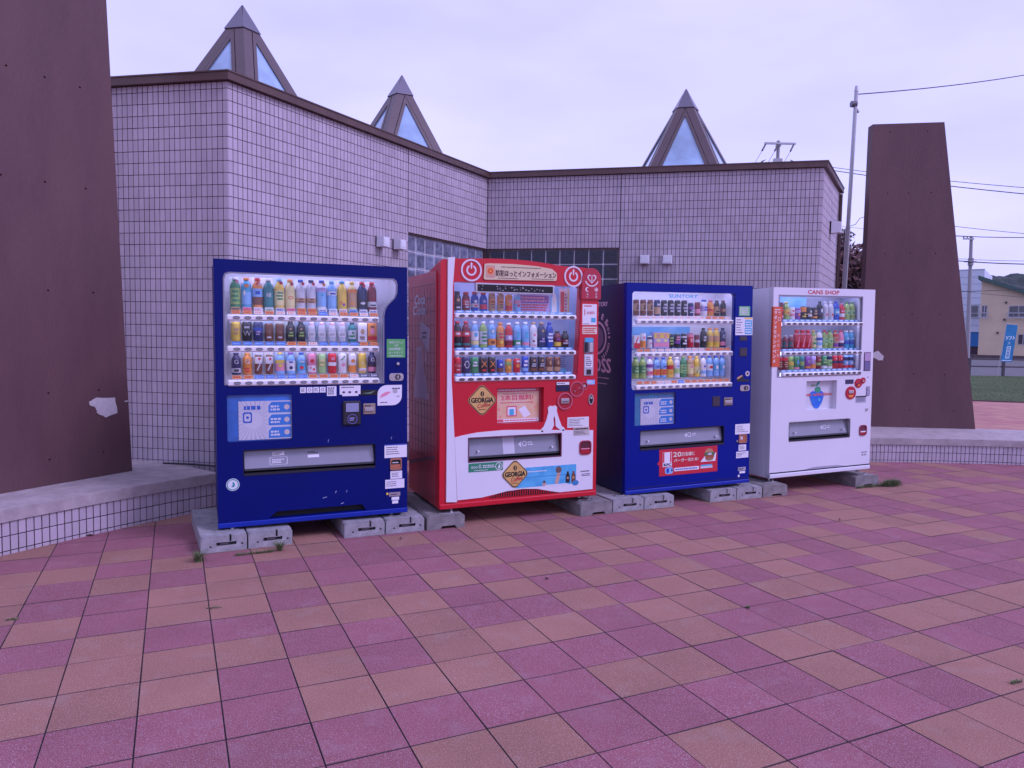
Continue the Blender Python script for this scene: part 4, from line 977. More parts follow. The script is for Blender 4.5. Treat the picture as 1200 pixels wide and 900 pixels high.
q = sticker(A, 'coin_sticker', leaf, (.72, .72, .76), label='leaf shaped white sticker with a coin and hand'); q.plate(FRONT, [(1.118, .868), (1.165, .885), (1.195, .905), (1.200, .915), (1.165, .912), (1.13, .895)], None, .0012, .002, pm('P')); q.plate(FRONT, circle(1.232, .918, .019, 14), None, .0012, .002, pm('S')); q.lines(FRONT, 1.21, .925, 1.275, .948, ink, 1, .0022, .4); q.lines(FRONT, 1.12, .826, 1.21, .842, ink, 1, .002, .4); q.lines(FRONT, 1.245, .87, 1.275, .885, ink, 1, .002, .4); done(q)
for k in range(4):
    x = .551 + k * .0452; q = sticker(A, 'icon_sticker', rect(x, .918, x + .040, .958), (.70, .72, .78)); q.plate(FRONT, circle(x + .02, .938, .011, 10), [circle(x + .02, .938, .008, 10)], .0012, .002, ink) if k in (1, 3) else q.lines(FRONT, x + .007, .926, x + .033, .95, ink, 3, .002); done(q)
q = sticker(A, 'icon_sticker', rect(.736, .892, .803, .962), (.70, .72, .78)); q.lines(FRONT, .743, .90, .796, .955, ink, 4, .002); done(q)
q = sticker(A, 'instruction_sticker', [(.826, .900), (.845, .900), (.845, .888), (.960, .888), (.960, .900), (.976, .900), (.976, .964), (.826, .964)], (.72, .72, .76)); q.lines(FRONT, .838, .945, .95, .957, ink, 1, .002)
for x in (.855, .898, .945): q.plate(FRONT, circle(x, .916, .011, 8, .008), None, .0012, .002, ink)
done(q)
q = MB(); q.box(.845, .975, -.022, .0, .677, .853, dark_grey, .008); r_ = q.build('card_reader', A)
MB().box(.866, .958, -.026, -.021, .775, .838, paint((.25, .28, .42), .2)).build('screen', r_); q = MB(); q.plate(FRONT, circle(.912, .722, .036, 20), [circle(.912, .722, .031, 20)], .022, .024, paint((.12, .12, .35), .4)); q.lines(FRONT, .892, .708, .932, .736, paint((.3, .3, .6), .5), 2, .024); q.build('touch_ring', r_)
q = MB(); q.box(.994, 1.084, -.008, 0, .751, .830, paint((.28, .22, .16), .4), .004); q.box(1.004, 1.074, -.016, -.006, .772, .800, chrome, .003); q.lines(FRONT, 1.005, .806, 1.073, .822, ink, 1, .010); q.build('bill_slot', A)
q = MB(); q.box(.978, 1.098, -.003, 0, .890, .930, black, .001); q.plate(FRONT, [(.985, .905), (1.04, .912), (1.085, .925), (1.05, .90)], None, .003, .004, paint((.12, .20, .14), .4)); q.build('price_display', A)
q = sticker(A, 'round_sticker', circle(.098, .297, .043, 28), (.62, .68, .70), label='round teal and white eco sticker'); q.plate(FRONT, circle(.098, .297, .039, 28), [circle(.098, .297, .033, 28)], .0012, .002, paint((.02, .25, .25), .5)); q.plate(FRONT, [(.086, .283), (.104, .280), (.112, .296), (.103, .318), (.094, .306), (.10, .297)], None, .0012, .002, paint((.02, .25, .28), .5)); done(q)
q = sticker(A, 'notice_sticker', rect(1.152, .419, 1.322, .519), (.72, .72, .74)); q.plate(FRONT, rect(1.152, .512, 1.322, .519), None, .0012, .002, pm('B')); q.lines(FRONT, 1.165, .44, 1.30, .505, ink, 4, .002, .35, .5); done(q)
q = MB(); q.plate(FRONT, rrect(1.194, .326, 1.281, .415, .012), [rrect(1.202, .336, 1.273, .402, .010)], 0, .008, paint((.36, .16, .09), .4)); q.plate(FRONT, rrect(1.202, .336, 1.273, .402, .01), None, 0, .001, black); q.plate(FRONT, rrect(1.203, .337, 1.272, .368, .008), None, .001, .004, mat('amber_cup', (.42, .15, .08), .25)); q.lines(FRONT, 1.212, .375, 1.262, .388, pr_white, 1, .003); q.build('coin_return', A)
for x0, z0, x1, z1 in ((1.196, .259, 1.285, .318), (1.157, .188, 1.302, .259 - .004)): q = sticker(A, 'notice_sticker', rect(x0, z0, x1, z1), (.70, .70, .74)); q.lines(FRONT, x0 + .01, z0 + .012, x1 - .012, z1 - .01, ink, 3, .002, .35, .5); done(q)
q = MB(); q.plate(FRONT, rect(1.185, .128, 1.270, .158), None, 0, .003, paint((.30, .24, .26), .4)); q.plate(FRONT, circle(1.172, .150, .009, 10), None, 0, .003, pm('Y')); q.plate(FRONT, rect(1.205, .098, 1.262, .122), None, 0, .001, pr_white); q.plate(FRONT, rect(1.210, .072, 1.255, .094), None, 0, .001, pr_white); q.lines(FRONT, 1.20, .135, 1.26, .15, ink, 1, .004); q.build('rating_plate', A)
for x, z, a, l in ((.70, .158, 10, .030), (.79, .186, 70, .018), (.87, .186, 80, .016), (.74, .560, 80, .02), (.91, .575, -60, .02), (1.20, .56, 75, .018), (.83, .105, 20, .02)):
    ca, sa_ = math.cos(R(a)), math.sin(R(a)); MB().plate(FRONT, [(x, z), (x + ca * l, z + sa_ * l), (x + ca * l + .003, z + sa_ * l - .003), (x + .002, z - .004)], None, 0, .0006, paint((.35, .38, .6), .5)).build('scuff_mark', A)
feet(A, (.10, 1.22), (.08, .60), .018)

# ================================================================== 2: the red machine
W, H = 1.376, 1.83
B_ = machine('B', -.5409, 5.537, .1354, .4106, .012, 'red and white drinks vending machine with arched top and information sign')
win = [(.118, .985), (1.188, .980), (1.205, 1.35), (1.219, 1.725), (1.205, 1.738), (.135, 1.742), (.118, 1.735)]
top = [(1.20, 1.893), (1.03, 1.897), (.90, 1.912), (.75, 1.925), (.60, 1.931), (.45, 1.930), (.25, 1.921), (.12, 1.915), (.03, 1.905), (.012, 1.88)]
adp = rect(.475, .641, .883, .922); hp = rect(.237, .355, 1.041, .541)
HATCH_CUT = [(.225, .34, 1.053, .555)]
shell(B_, W, H, .87, red_side, red_m, [(.0, .0), (W, 0), (W, 1.78), (1.33, 1.84), (1.29, 1.882), (1.25, 1.890)] + top, [win, adp, hp], (.10, .965, 1.232, 1.755), side=red_side, t=.085, lining=mat('display_case_blue', (.28, .42, .66), .5, col2=(.50, .56, .72), scale=3))
# arched lid joining door to cabinet
q = MB(); q.add([(.012, .085, 1.88), (.012, .30, 1.832), (1.36, .30, 1.832), (1.36, .085, 1.88), (.012, .085, 1.82), (1.36, .085, 1.82)], [(0, 3, 2, 1), (0, 1, 4), (3, 5, 2), (0, 4, 5, 3)], red_m); q.build('lid', B_)
q = MB(); q.plate(FRONT, [(.053, .056), (.140, .050), (.118, .56), (.095, 1.0), (.104, 1.70), (.122, 1.926), (.066, 1.920), (.060, 1.0)], None, .0, .012, white_m); q.build('white_trim_strip', B_)
pane(B_, win, .012)
# white lower panel with its bowed edges
lowp = [(.145, .062), (.345, .067), (.45, .082), (.56, .10), (.70, .108), (.83, .098), (.94, .070), (1.036, .052), (1.342, .056), (1.340, .552), (1.15, .561), (.90, .575), (.76, .583), (.53, .591), (.314, .583), (.20, .568), (.122, .553)]
q = MB(); q.plate(FRONT, lowp, [rect(.232, .350, 1.046, .546)], 0, .005, white_m, white_m); q.build('white_panel', B_, label='white lower panel with bowed upper edge')
q = MB(); q.plate(FRONT, [(.40, .055), (1.03, .050), (.93, .070), (.83, .094), (.70, .104), (.56, .096), (.47, .078)], None, .0, .001, black)
for k in range(26): u = .45 + k * .0205; q.box(u, u + .007, -.006, 0, .056, .066 + .036 * math.sin(math.pi * min(1, max(0, (u - .42) / .56))), red_m)
q.build('vent_grille', B_)
q = MB(); q.box(.0, W, -.012, .08, .0, .040, red_m, .006); q.build('kick_rail', B_)
hatch(B_, .237, .355, 1.041, .541, lab=2)
q = MB(); q.plate(FRONT, rect(.232, .350, 1.046, .546), [rect(.240, .358, 1.038, .538)], .004, .008, paint((.12, .03, .06), .4)); q.build('hatch_frame', B_)
U = us14(.178, 1.122)
for z, lab in ((1.485, 'cccccccccccccc'), (1.199, 'cccccccccccccc'), (.999, 'cccccccccccccc')): rail(B_, .125, 1.168, z, U, lab, h=.036, lab_z=.032, lab_h=.022, style=1)
WB = 'red machine'
r1 = [('black coffee bottle with gold medallion', 'alu', .056, .142, 'K', 'K', ((.35, .62, 'K'),), (('disc', 0, .56, .013, 'n'), ('dash', .1, .25, 1, 'w'))),
 ('dark red coffee bottle', 'alu', .056, .140, 'M', 'R', ((.3, .6, 'R'),), (('dash', .15, .55, 3, 'w'),)),
 ('blue coffee bottle with red band', 'alu', .056, .142, 'B', 'R', ((.2, .4, 'w'),), (('disc', 0, .50, .012, 'W'), ('dash', .2, .36, 1, 'R'))),
 ('blue bottle with red cap', 'alu', .056, .140, 'B', 'R', ((.12, .36, 'R'),), (('disc', 0, .52, .012, 'V'),)),
 ('caramel coffee can', 'can', .050, .136, 'n', None, ((.4, .7, 'O'),), (('dash', .15, .6, 3, 'N'),)),
 ('caramel coffee can', 'can', .050, .136, 'n', None, ((.4, .7, 'O'),), (('dash', .15, .6, 3, 'N'),)),
 ('orange and pink can', 'can', .054, .130, 'O', None, ((.1, .35, 'R'),), (('disc', 0, .6, .014, 'P'),)),
 ('pale blue can', 'can', .052, .126, 'b', None, ((.5, .7, 'P'),), (('disc', 0, .38, .012, 'R'),)), None, None, None, None, None, None]
shelf_of('B', 1.524, U, r1, 'top', WB)
Fb_ = (Vector((0, .12, 0)), X, Z, -Y)
q = MB(); q.plate(Fb_, rect(.695, 1.512, .985, 1.668), None, -.004, 0, pm('V', .5)); q.plate(Fb_, rect(.695, 1.512, .707, 1.668), None, 0, .001, pm('c')); q.plate(Fb_, rect(.72, 1.60, .975, 1.66), None, 0, .001, pm('p')); q.lines(Fb_, .73, 1.605, .97, 1.655, pm('P'), 2, .002, .6, .1); q.lines(Fb_, .73, 1.535, .97, 1.595, pm('R'), 3, .002, .6, .1); q.plate(Fb_, rect(.70, 1.512, .985, 1.524), None, 0, .001, pm('y')); q.build('display_poster', B_)
q = MB(); q.plate(Fb_, rect(.992, 1.50, 1.065, 1.73), None, -.004, 0, pm('b')); q.plate(Fb_, [(1.005, 1.50), (1.05, 1.50), (1.05, 1.64), (1.035, 1.68), (1.022, 1.68), (1.005, 1.64)], None, 0, .001, pm('W')); q.plate(Fb_, rect(1.075, 1.51, 1.165, 1.725), None, -.004, 0, pm('w')); q.plate(Fb_, rect(1.085, 1.52, 1.12, 1.70), None, 0, .001, pm('R')); q.plate(Fb_, rect(1.155, 1.51, 1.165, 1.725), None, 0, .001, pm('Y')); q.lines(Fb_, 1.125, 1.53, 1.15, 1.69, pm('R'), 6, .002); q.build('display_poster', B_)
r2 = [('cola bottle with red label', 'pet', .062, .196, 'K', 'R', ((.42, .62, 'R'), (.10, .18, 'T')), (('dash', .46, .6, 1, 'W'),)),
 ('cola bottle with red label', 'pet', .062, .196, 'M', 'R', ((.42, .62, 'R'), (.10, .18, 'T')), (('dash', .46, .6, 1, 'W'),)),
 ('white and light blue bottle', 'pet', .062, .196, 'b', 'W', ((.3, .62, 'W'), (.12, .28, 'y')), (('oval', 0, .5, .014, .018, 'c'),)),
 ('green tea bottle with white band', 'pet', .060, .196, 'g', 'W', ((.14, .62, 'w'),), (('dash', .2, .6, 3, 'G'),)),
 ('bottle with blue oval and orange foot', 'pet', .062, .200, 'b', 'W', ((.1, .34, 'O'),), (('oval', 0, .62, .015, .022, 'c'), ('oval', 0, .62, .009, .015, 'W'), ('dash', .12, .3, 1, 'N'))),
 ('orange drink bottle', 'pet', .060, .190, 'O', 'O', ((.3, .62, 'n'),), (('disc', 0, .22, .014, 'Y'), ('dash', .36, .6, 2, 'R'))),
 ('red drink bottle with dark foot', 'pet', .060, .188, 'R', 'W', ((.3, .5, 'V'), (.1, .28, 'M')), (('dash', .3, .5, 1, 'W'),)),
 ('clear water bottle with green foot', 'pet', .062, .196, 'b', 'W', ((.10, .30, 'G'),), (('oval', 0, .5, .016, .028, 'c'), ('dash', .1, .26, 1, 'W'))),
 ('clear water bottle with pink foot', 'pet', .062, .196, 'b', 'W', ((.10, .22, 'P'),), (('oval', 0, .5, .016, .028, 'c'),)),
 ('white flowered tea bottle', 'pet', .060, .196, 'W', 'n', ((.15, .62, 'W'),), (('disc', 0, .5, .010, 'P'), ('disc', -.006, .26, .009, 'N'), ('dash', .06, .14, 1, 'P'))),
 ('dark coffee bottle with gold top', 'pet', .060, .196, 'D', 'n', ((.15, .40, 'D'),), (('disc', 0, .66, .011, 'n'), ('dash', .2, .4, 2, 'V'))),
 ('blue bottle with white writing', 'pet', .060, .196, 'B', 'B', ((.15, .5, 'B'),), (('dash', .2, .6, 3, 'W'),)),
 ('short dark bottle with yellow foot', 'slim', .060, .128, 'M', 'K', ((.1, .34, 'Y'),), (('dash', .4, .6, 1, 'p'),)),
 ('short dark bottle with wine label', 'slim', .058, .128, 'K', 'K', ((.2, .5, 'M'),), (('dash', .2, .5, 2, 'w'),))]
shelf_of('B', 1.238, U, r2, 'middle', WB)
r3 = [('red cola can with white script', 'can', .060, .124, 'R', None, (), (('txt', 'Cola', .42, .022, 'W'), ('dash', .2, .3, 1, 'W'))),
 ('navy can with white ring', 'can', .060, .124, 'D', None, (), (('oval', 0, .55, .018, .030, 'W'), ('oval', 0, .55, .014, .024, 'D'), ('dash', .45, .65, 1, 'W'))),
 ('green soda can', 'can', .060, .124, 'G', None, ((.1, .3, 'G'),), (('dash', .4, .75, 2, 'W'),)),
 ('black energy can with orange X', 'can', .060, .124, 'K', None, (), (('txt', 'X', .38, .050, 'O'), ('dash', .1, .3, 1, 'R'))),
 ('black energy can with orange X', 'can', .060, .124, 'K', None, (), (('txt', 'X', .38, .050, 'O'), ('dash', .1, .3, 1, 'R'))),
 ('short blue and brown can', 'can', .050, .104, 'B', None, ((.08, .4, 'N'),), (('disc', 0, .62, .010, 'W'),)),
 ('short orange and green can', 'can', .050, .108, 'O', None, ((.55, .8, 'g'),), (('disc', 0, .4, .012, 'Y'),)),
 ('short red can with orange disc', 'can', .052, .110, 'R', None, (), (('disc', 0, .5, .015, 'O'), ('dash', .7, .9, 1, 'W'))),
 ('tall blue can', 'can', .050, .128, 'B', None, ((.1, .3, 'b'),), (('dash', .35, .8, 2, 'W'),)),
 ('black coffee can with gold badge', 'can', .056, .124, 'K', None, ((.1, .3, 'N'),), (('disc', 0, .75, .010, 'n'), ('dash', .35, .6, 2, 'w'))),
 ('black coffee can with gold badge', 'can', .056, .124, 'K', None, ((.1, .3, 'N'),), (('disc', 0, .75, .010, 'n'), ('dash', .35, .6, 2, 'w'))),
 ('brown coffee can with cream figure', 'can', .056, .122, 'N', None, ((.1, .35, 'n'),), (('oval', 0, .62, .010, .018, 'n'),)),
 ('brown coffee can with cream figure', 'can', .056, .122, 'N', None, ((.1, .35, 'n'),), (('oval', 0, .62, .010, .018, 'n'),)), None]
shelf_of('B', 1.036, U, r3, 'bottom', WB)
q = MB(); q.lines(Fb_, 1.085, 1.07, 1.15, 1.17, ink, 6, .001, .5, .3); q.plate(Fb_, rect(1.09, 1.03, 1.145, 1.062), None, 0, .002, pm('c')); q.build('display_notice', B_)
# header: rings, sign, information board
def power_ring(u, v, r, root, name='power_emblem'):
    q = MB(); wm = paint((.66, .60, .66), .4)
    q.plate(FRONT, circle(u, v, r * 1.02, 36), [circle(u, v, r * .86, 36)], 0, .007, wm); q.plate(FRONT, circle(u, v, r * .85, 30), None, 0, .002, red_m)
    ring = circle(u, v, r * .50, 26, a0=118, a1=422) + circle(u, v, r * .34, 26, a0=118, a1=422)[::-1]; q.plate(FRONT, ring, None, .002, .005, wm)
    q.plate(FRONT, [(u - r * .05, v + r * .12), (u + r * .05, v + r * .12), (u + r * .10, v + r * .62), (u, v + r * .74), (u - r * .10, v + r * .62)], None, .002, .005, wm)
    return q.build(name, root)
power_ring(.256, 1.832, .083, B_); power_ring(1.137, 1.816, .083, B_)
q = MB(); sg = [(.365, 1.765), (.975, 1.775), (.983, 1.79), (.983, 1.835), (.94, 1.868), (.80, 1.885), (.60, 1.893), (.40, 1.890), (.362, 1.884), (.355, 1.775)]
q.plate(FRONT, [(x * 1.01 - .0065, (z - 1.83) * 1.10 + 1.83) for x, z in sg], None, 0, .006, red_m); q.plate(FRONT, sg, None, .006, .010, paint((.60, .52, .32), .45)); dk = paint((.07, .03, .03), .5)
q.text(FRONT, '防犯ほっとインフォメーション', .715, 1.795, .047, dk, .0109, w=.52, bold=.0016); q.lines(FRONT, .50, 1.862, .86, 1.872, dk, 1, .0108, .6, .05); q.lines(FRONT, .47, 1.776, .66, 1.785, dk, 1, .0108, .6, .1); q.lines(FRONT, .76, 1.780, .96, 1.788, dk, 1, .0108, .6, .1)
q.plate(FRONT, rrect(.372, 1.780, .448, 1.876, .008), None, .010, .0106, paint((.55, .30, .22), .5)); q.plate(FRONT, circle(.410, 1.832, .028, 18), None, .0106, .011, pm('O')); q.plate(FRONT, circle(.410, 1.832, .020, 18), [circle(.410, 1.832, .012, 14)], .011, .0115, pm('R')); q.build('header_sign', B_, label='cream sign reading about local information')
q = MB(); q.box(.290, .960, -.012, .02, 1.664, 1.738, paint((.50, .50, .52), .4), .003); q.plate(FRONT, rect(.302, 1.674, .948, 1.728), None, .012, .0128, black)
lr = random.Random(4)
for k in range(26):
    u = .31 + k * .0245
    if lr.random() < .62:
        for j in range(lr.randint(1, 3)): z_ = 1.683 + lr.random() * .034; q.plate(FRONT, rect(u + lr.random() * .01, z_, u + .006 + lr.random() * .012, z_ + .005), None, .0128, .0132, pm('S'))
q.build('led_board', B_)
# badge rising over the right corner
bd = [(1.208, 1.637), (1.389, 1.637), (1.391, 1.80)] + circle(1.302, 1.803, .088, 16, a0=0, a1=180) + [(1.212, 1.80)]
q = MB(); q.plate(FRONT, bd, None, -.03, .014, mat('badge_red', (.40, .02, .04), .35), back=True); wm = paint((.66, .58, .62), .45); n_ = .0146
hc, hz = 1.302, 1.805
def heart(sc): return [(hc + sc * 16 * math.sin(t) ** 3, hz + sc * (13 * math.cos(t) - 5 * math.cos(2 * t) - 2 * math.cos(3 * t) - math.cos(4 * t))) for t in [2 * math.pi * k / 40 for k in range(40)]][::-1]
q.plate(FRONT, heart(.0026), [heart(.0019)], .014, n_, wm); q.plate(FRONT, circle(hc, hz, .066, 24, a0=200, a1=340) + circle(hc, hz, .056, 24, a0=200, a1=340)[::-1], None, .014, n_, wm); q.plate(FRONT, rect(hc - .004, hz - .02, hc + .004, hz + .02), None, .014, n_, wm)
q.plate(FRONT, circle(1.262, 1.715, .019, 16, a0=60, a1=300) + circle(1.270, 1.715, .014, 12, a0=70, a1=290)[::-1], None, .014, n_, wm)
q.plate(FRONT, circle(1.345, 1.715, .011, 12), None, .014, n_, wm)
for k in range(8): a = R(k * 45); q.plate(FRONT, [(1.345 + .014 * math.cos(a - .25), 1.715 + .014 * math.sin(a - .25)), (1.345 + .022 * math.cos(a), 1.715 + .022 * math.sin(a)), (1.345 + .014 * math.cos(a + .25), 1.715 + .014 * math.sin(a + .25))], None, .014, n_, wm)
for k, s_ in enumerate('消灯'): q.text(FRONT, s_, 1.262, 1.665 - k * .022 + .004, .018, wm, .0152)
for k, s_ in enumerate('節電'): q.text(FRONT, s_, 1.345, 1.665 - k * .022 + .004, .018, wm, .0152)
q.build('heart_badge', B_, label='red badge with white heart, moon and sun')
# right hand column
q = sticker(B_, 'price_sticker', rect(1.226, 1.426, 1.360, 1.597), (.70, .70, .72)); q.lines(FRONT, 1.24, 1.572, 1.345, 1.59, pm('R'), 1, .002); q.text(FRONT, '1', 1.247, 1.505, .05, pm('R'), .002); q.text(FRONT, '本無料', 1.302, 1.512, .028, pm('R'), .002, w=.078); q.plate(FRONT, rect(1.308, 1.448, 1.35, 1.485), None, .0012, .002, pm('c')); q.lines(FRONT, 1.235, 1.432, 1.30, 1.44, ink, 1, .002); done(q)
q = sticker(B_, 'price_sticker', rect(1.228, 1.352, 1.364, 1.412), (.66, .60, .48)); q.lines(FRONT, 1.236, 1.358, 1.356, 1.405, pm('R'), 3, .002); done(q)
q = MB(); q.plate(FRONT, rrect(1.244, 1.195, 1.333, 1.322, .016), None, 0, .006, paint((.20, .20, .24), .4)); q.plate(FRONT, rrect(1.252, 1.285, 1.325, 1.32, .012), None, .006, .009, pm('c')); q.box(1.250, 1.276, -.018, 0, 1.205, 1.285, dark_grey, .003); q.box(1.290, 1.325, -.014, 0, 1.200, 1.280, chrome, .004); q.build('card_reader', B_)
q = MB(); q.box(1.246, 1.334, -.005, 0, 1.009, 1.188, paint((.42, .42, .46), .4), .002); q.plate(FRONT, rect(1.256, 1.078, 1.324, 1.178), None, .005, .006, pr_white); q.lines(FRONT, 1.262, 1.085, 1.318, 1.17, ink, 5, .0065); q.box(1.27, 1.31, -.010, -.004, 1.02, 1.06, dark_grey); q.build('coin_panel', B_)
q = sticker(B_, 'blue_sticker', rect(1.276, .935, 1.351, .973), PAL['b']); q.lines(FRONT, 1.283, .942, 1.34, .966, pr_white, 2, .002); done(q)
q = MB(); q.box(.990, 1.112, -.006, 0, .884, .962, dark_grey, .002); q.plate(FRONT, rect(.994, .938, 1.108, .960), None, .006, .0068, pr_white); q.lines(FRONT, 1.0, .942, 1.10, .957, ink, 1, .007); q.plate(FRONT, rect(.998, .890, 1.104, .930), None, .006, .0068, paint((.02, .02, .07), .15)); q.build('price_display', B_)
dr = mat('deep_red_plastic', (.36, .012, .02), .35)
for (u, v, r) in ((1.179, .900, .064), (1.248, .924, .034), (1.072, .804, .070)):
    q = MB(); q.plate(FRONT, circle(u, v, r, 28), [circle(u, v, r * .86, 28)], 0, .010, paint((.50, .10, .14), .4)); q.plate(FRONT, circle(u, v, r * .85, 24), None, 0, .004, dr)
    if r > .065: q.box(u - .038, u + .038, -.014, -.003, v - .02, v + .022, chrome, .004); q.plate(FRONT, rect(u - .03, v - .008, u + .03, v - .001), None, .0142, .0146, black)
    elif r > .05: q.plate(FRONT, [(u - .03, v - .012), (u + .028, v + .018), (u + .034, v + .006), (u - .018, v - .024)], None, .004, .010, paint((.40, .12, .14), .3)); q.plate(FRONT, circle(u, v, .018, 14), None, .004, .011, dr)
    else: q.plate(FRONT, circle(u, v, .012, 12), None, .004, .012, chrome)
    q.build('coin_dial', B_)
q = MB(); q.plate(FRONT, circle(1.315, .811, .024, 16, .045), [circle(1.315, .811, .017, 14, .036)], 0, .008, chrome); q.plate(FRONT, circle(1.315, .811, .018, 14, .037), None, 0, .002, black); q.cyl((1.315, -.002, .825), (1.315, -.014, .825), .012, .011, chrome, 12); q.build('lock', B_)
q = sticker(B_, 'notice_sticker', rect(1.099, .582, 1.300, .668), (.66, .66, .66)); q.lines(FRONT, 1.11, .592, 1.28, .658, ink, 5, .002, .35, .5); done(q)
q = sticker(B_, 'notice_sticker', rect(1.153, .515, 1.302, .580), (.48, .44, .40), n=.007); q.lines(FRONT, 1.16, .562, 1.295, .577, black, 1, .008, .8, .05); q.lines(FRONT, 1.16, .522, 1.29, .556, ink, 3, .008, .4, .3); done(q)
q = MB(); q.plate(FRONT, rrect(1.210, .351, 1.322, .470, .030), [rrect(1.218, .359, 1.314, .462, .026)], .004, .012, paint((.35, .03, .05), .35)); q.plate(FRONT, rrect(1.218, .359, 1.314, .462, .026), None, .004, .006, paint((.10, .02, .03), .3)); q.plate(FRONT, rrect(1.224, .362, 1.308, .398, .014), None, .006, .010, dr); q.plate(FRONT, rect(1.226, .398, 1.306, .405), None, .006, .011, pm('P')); q.build('coin_return', B_)
q = MB(); q.lines(FRONT, 1.225, .205, 1.31, .220, ink, 1, .0062, .6, .05); q.lines(FRONT, 1.235, .170, 1.32, .195, ink, 2, .0062, .5, .1); q.build('printed_notice', B_)
# diamond coffee signs
def diamond(u, v, r, name_label, n0):
    def dm_(k): # rounded diamond
        p = []
        for a in (0, 90, 180, 270):
            cx, cz = u + (r - k - .035) * math.cos(R(a)), v + (r - k - .035) * math.sin(R(a))
            p += [(cx + .035 * math.cos(R(a + t)), cz + .035 * math.sin(R(a + t))) for t in (-40, -20, 0, 20, 40)]
        return p
    q = MB(); q.plate(FRONT, dm_(0), None, n0, n0 + .002, paint((.42, .30, .12), .4)); q.plate(FRONT, dm_(.004), None, n0 + .002, n0 + .0026, black); gold = mat('gold_print', (.58, .36, .10), .45, var=.12, scale=8)
    q.plate(FRONT, dm_(.012), None, n0 + .0026, n0 + .0032, gold)
    q.text(FRONT, 'GEORGIA', u, v - .018, .038, black, n0 + .004, w=r * 1.58, bold=.0022); q.text(FRONT, 'Coffee', u + .012, v - .055, .032, paint((.42, .05, .03), .5), n0 + .004, w=r * .95, rot=8, slant=.3, bold=.0014)
    q.lines(FRONT, u - .03, v - .078, u + .03, v - .066, paint((.30, .05, .03), .5), 1, n0 + .004, .7, .05)
    q.plate(FRONT, circle(u, v + .050, .015, 16, .021), None, n0 + .0032, n0 + .004, black); q.plate(FRONT, [(u - .004, v + .032), (u + .001, v + .032), (u + .005, v + .068), (u + .001, v + .068)], None, n0 + .004, n0 + .0046, gold)
    return q.build('diamond_sign', B_, label=name_label)
diamond(.349, .833, .116, 'upper gold diamond coffee sign', 0.0)
# poster panel
q = MB(); q.box(.468, .890, .050, .058, .63, .93, paint((.40, .06, .08), .4)); Fp = (Vector((0, .048, 0)), X, Z, -Y); q.plate(Fp, rect(.478, .645, .860, .890), None, 0, .001, mat('orange_cream_print', (.66, .38, .18), .5, col2=(.72, .56, .42), scale=6)); pk = paint((.62, .10, .14), .5)
q.plate(Fp, rect(.478, .888, .860, .918), None, 0, .002, pk); q.lines(Fp, .50, .892, .85, .913, pr_white, 1, .003, .5, .1); q.text(Fp, '2本目無料!', .668, .820, .043, pk, .0024, w=.28, bold=.0014); q.lines(Fp, .52, .795, .82, .808, pk, 1, .002, .6, .05); q.lines(Fp, .54, .866, .76, .876, pk, 1, .002, .6, .05)
q.plate(Fp, rect(.575, .690, .665, .775), None, .001, .0016, pk); q.plate(Fp, rect(.585, .70, .655, .765), None, .0016, .002, pr_white); q.plate(Fp, [(.68, .745), (.735, .775), (.79, .70), (.73, .675)], None, .001, .0016, pr_white); q.plate(Fp, rrect(.60, .70, .64, .75, .008), None, .002, .0024, pm('c'))
q.plate(Fp, rect(.478, .645, .860, .672), None, .001, .0016, pr_white); q.plate(Fp, rrect(.485, .648, .55, .670, .008), None, .0016, .002, pk); q.lines(Fp, .56, .65, .85, .668, pk, 1, .0022, .5, .1)
for x, z in ((.51, .75), (.80, .80), (.52, .69), (.83, .76)): q.plate(Fp, circle(x, z, .012, 10), None, .001, .0016, paint((.72, .30, .22), .5))
q.build('advert_panel', B_)
# white mound shaped emblem
mound = [(.855, .566), (.862, .585), (.880, .600), (.905, .655), (.922, .715), (.918, .755), (.935, .770), (.960, .766), (.985, .771), (1.000, .757), (.998, .725), (1.020, .660), (1.045, .600), (1.068, .585), (1.078, .566), (1.03, .570), (.99, .60), (.985, .66), (.975, .69), (.968, .66), (.975, .61), (.955, .575), (.91, .568)]
q = MB(); q.plate(FRONT, mound, None, 0, .0055, white_m); q.plate(FRONT, circle(.868, .566, .010, 10, .007), None, .0055, .006, black); q.plate(FRONT, circle(1.060, .566, .010, 10, .007), None, .0055, .006, black); q.build('white_emblem', B_)
# green eco plate, second diamond and blue summer advert
q = MB(); q.plate(FRONT, rrect(.235, .273, .525, .342, .006), None, .005, .0065, paint((.02, .22, .12), .45)); q.text(FRONT, 'ecoる', .300, .300, .028, pr_white, .0072, w=.085); q.lines(FRONT, .355, .298, .455, .326, pr_white, 2, .0072, .5, .1); q.lines(FRONT, .28, .280, .42, .288, pr_white, 1, .0072); q.plate(FRONT, circle(.490, .307, .030, 20), [circle(.490, .307, .025, 20)], .0065, .0072, pr_white); q.plate(FRONT, [(.482, .290), (.498, .290), (.503, .306), (.494, .326), (.488, .312)], None, .0065, .0072, pr_white); q.build('eco_plate', B_)
q = MB(); q.plate(FRONT, rect(.640, .117, 1.184, .278), None, .005, .0062, mat('summer_blue_print', (.04, .30, .56), .45, col2=(.10, .46, .70), scale=9)); q.lines(FRONT, .74, .235, .93, .250, pr_white, 1, .007, .5, .2); q.plate(FRONT, rect(.70, .196, 1.18, .2), None, .0062, .0066, paint((.02, .2, .4), .5))
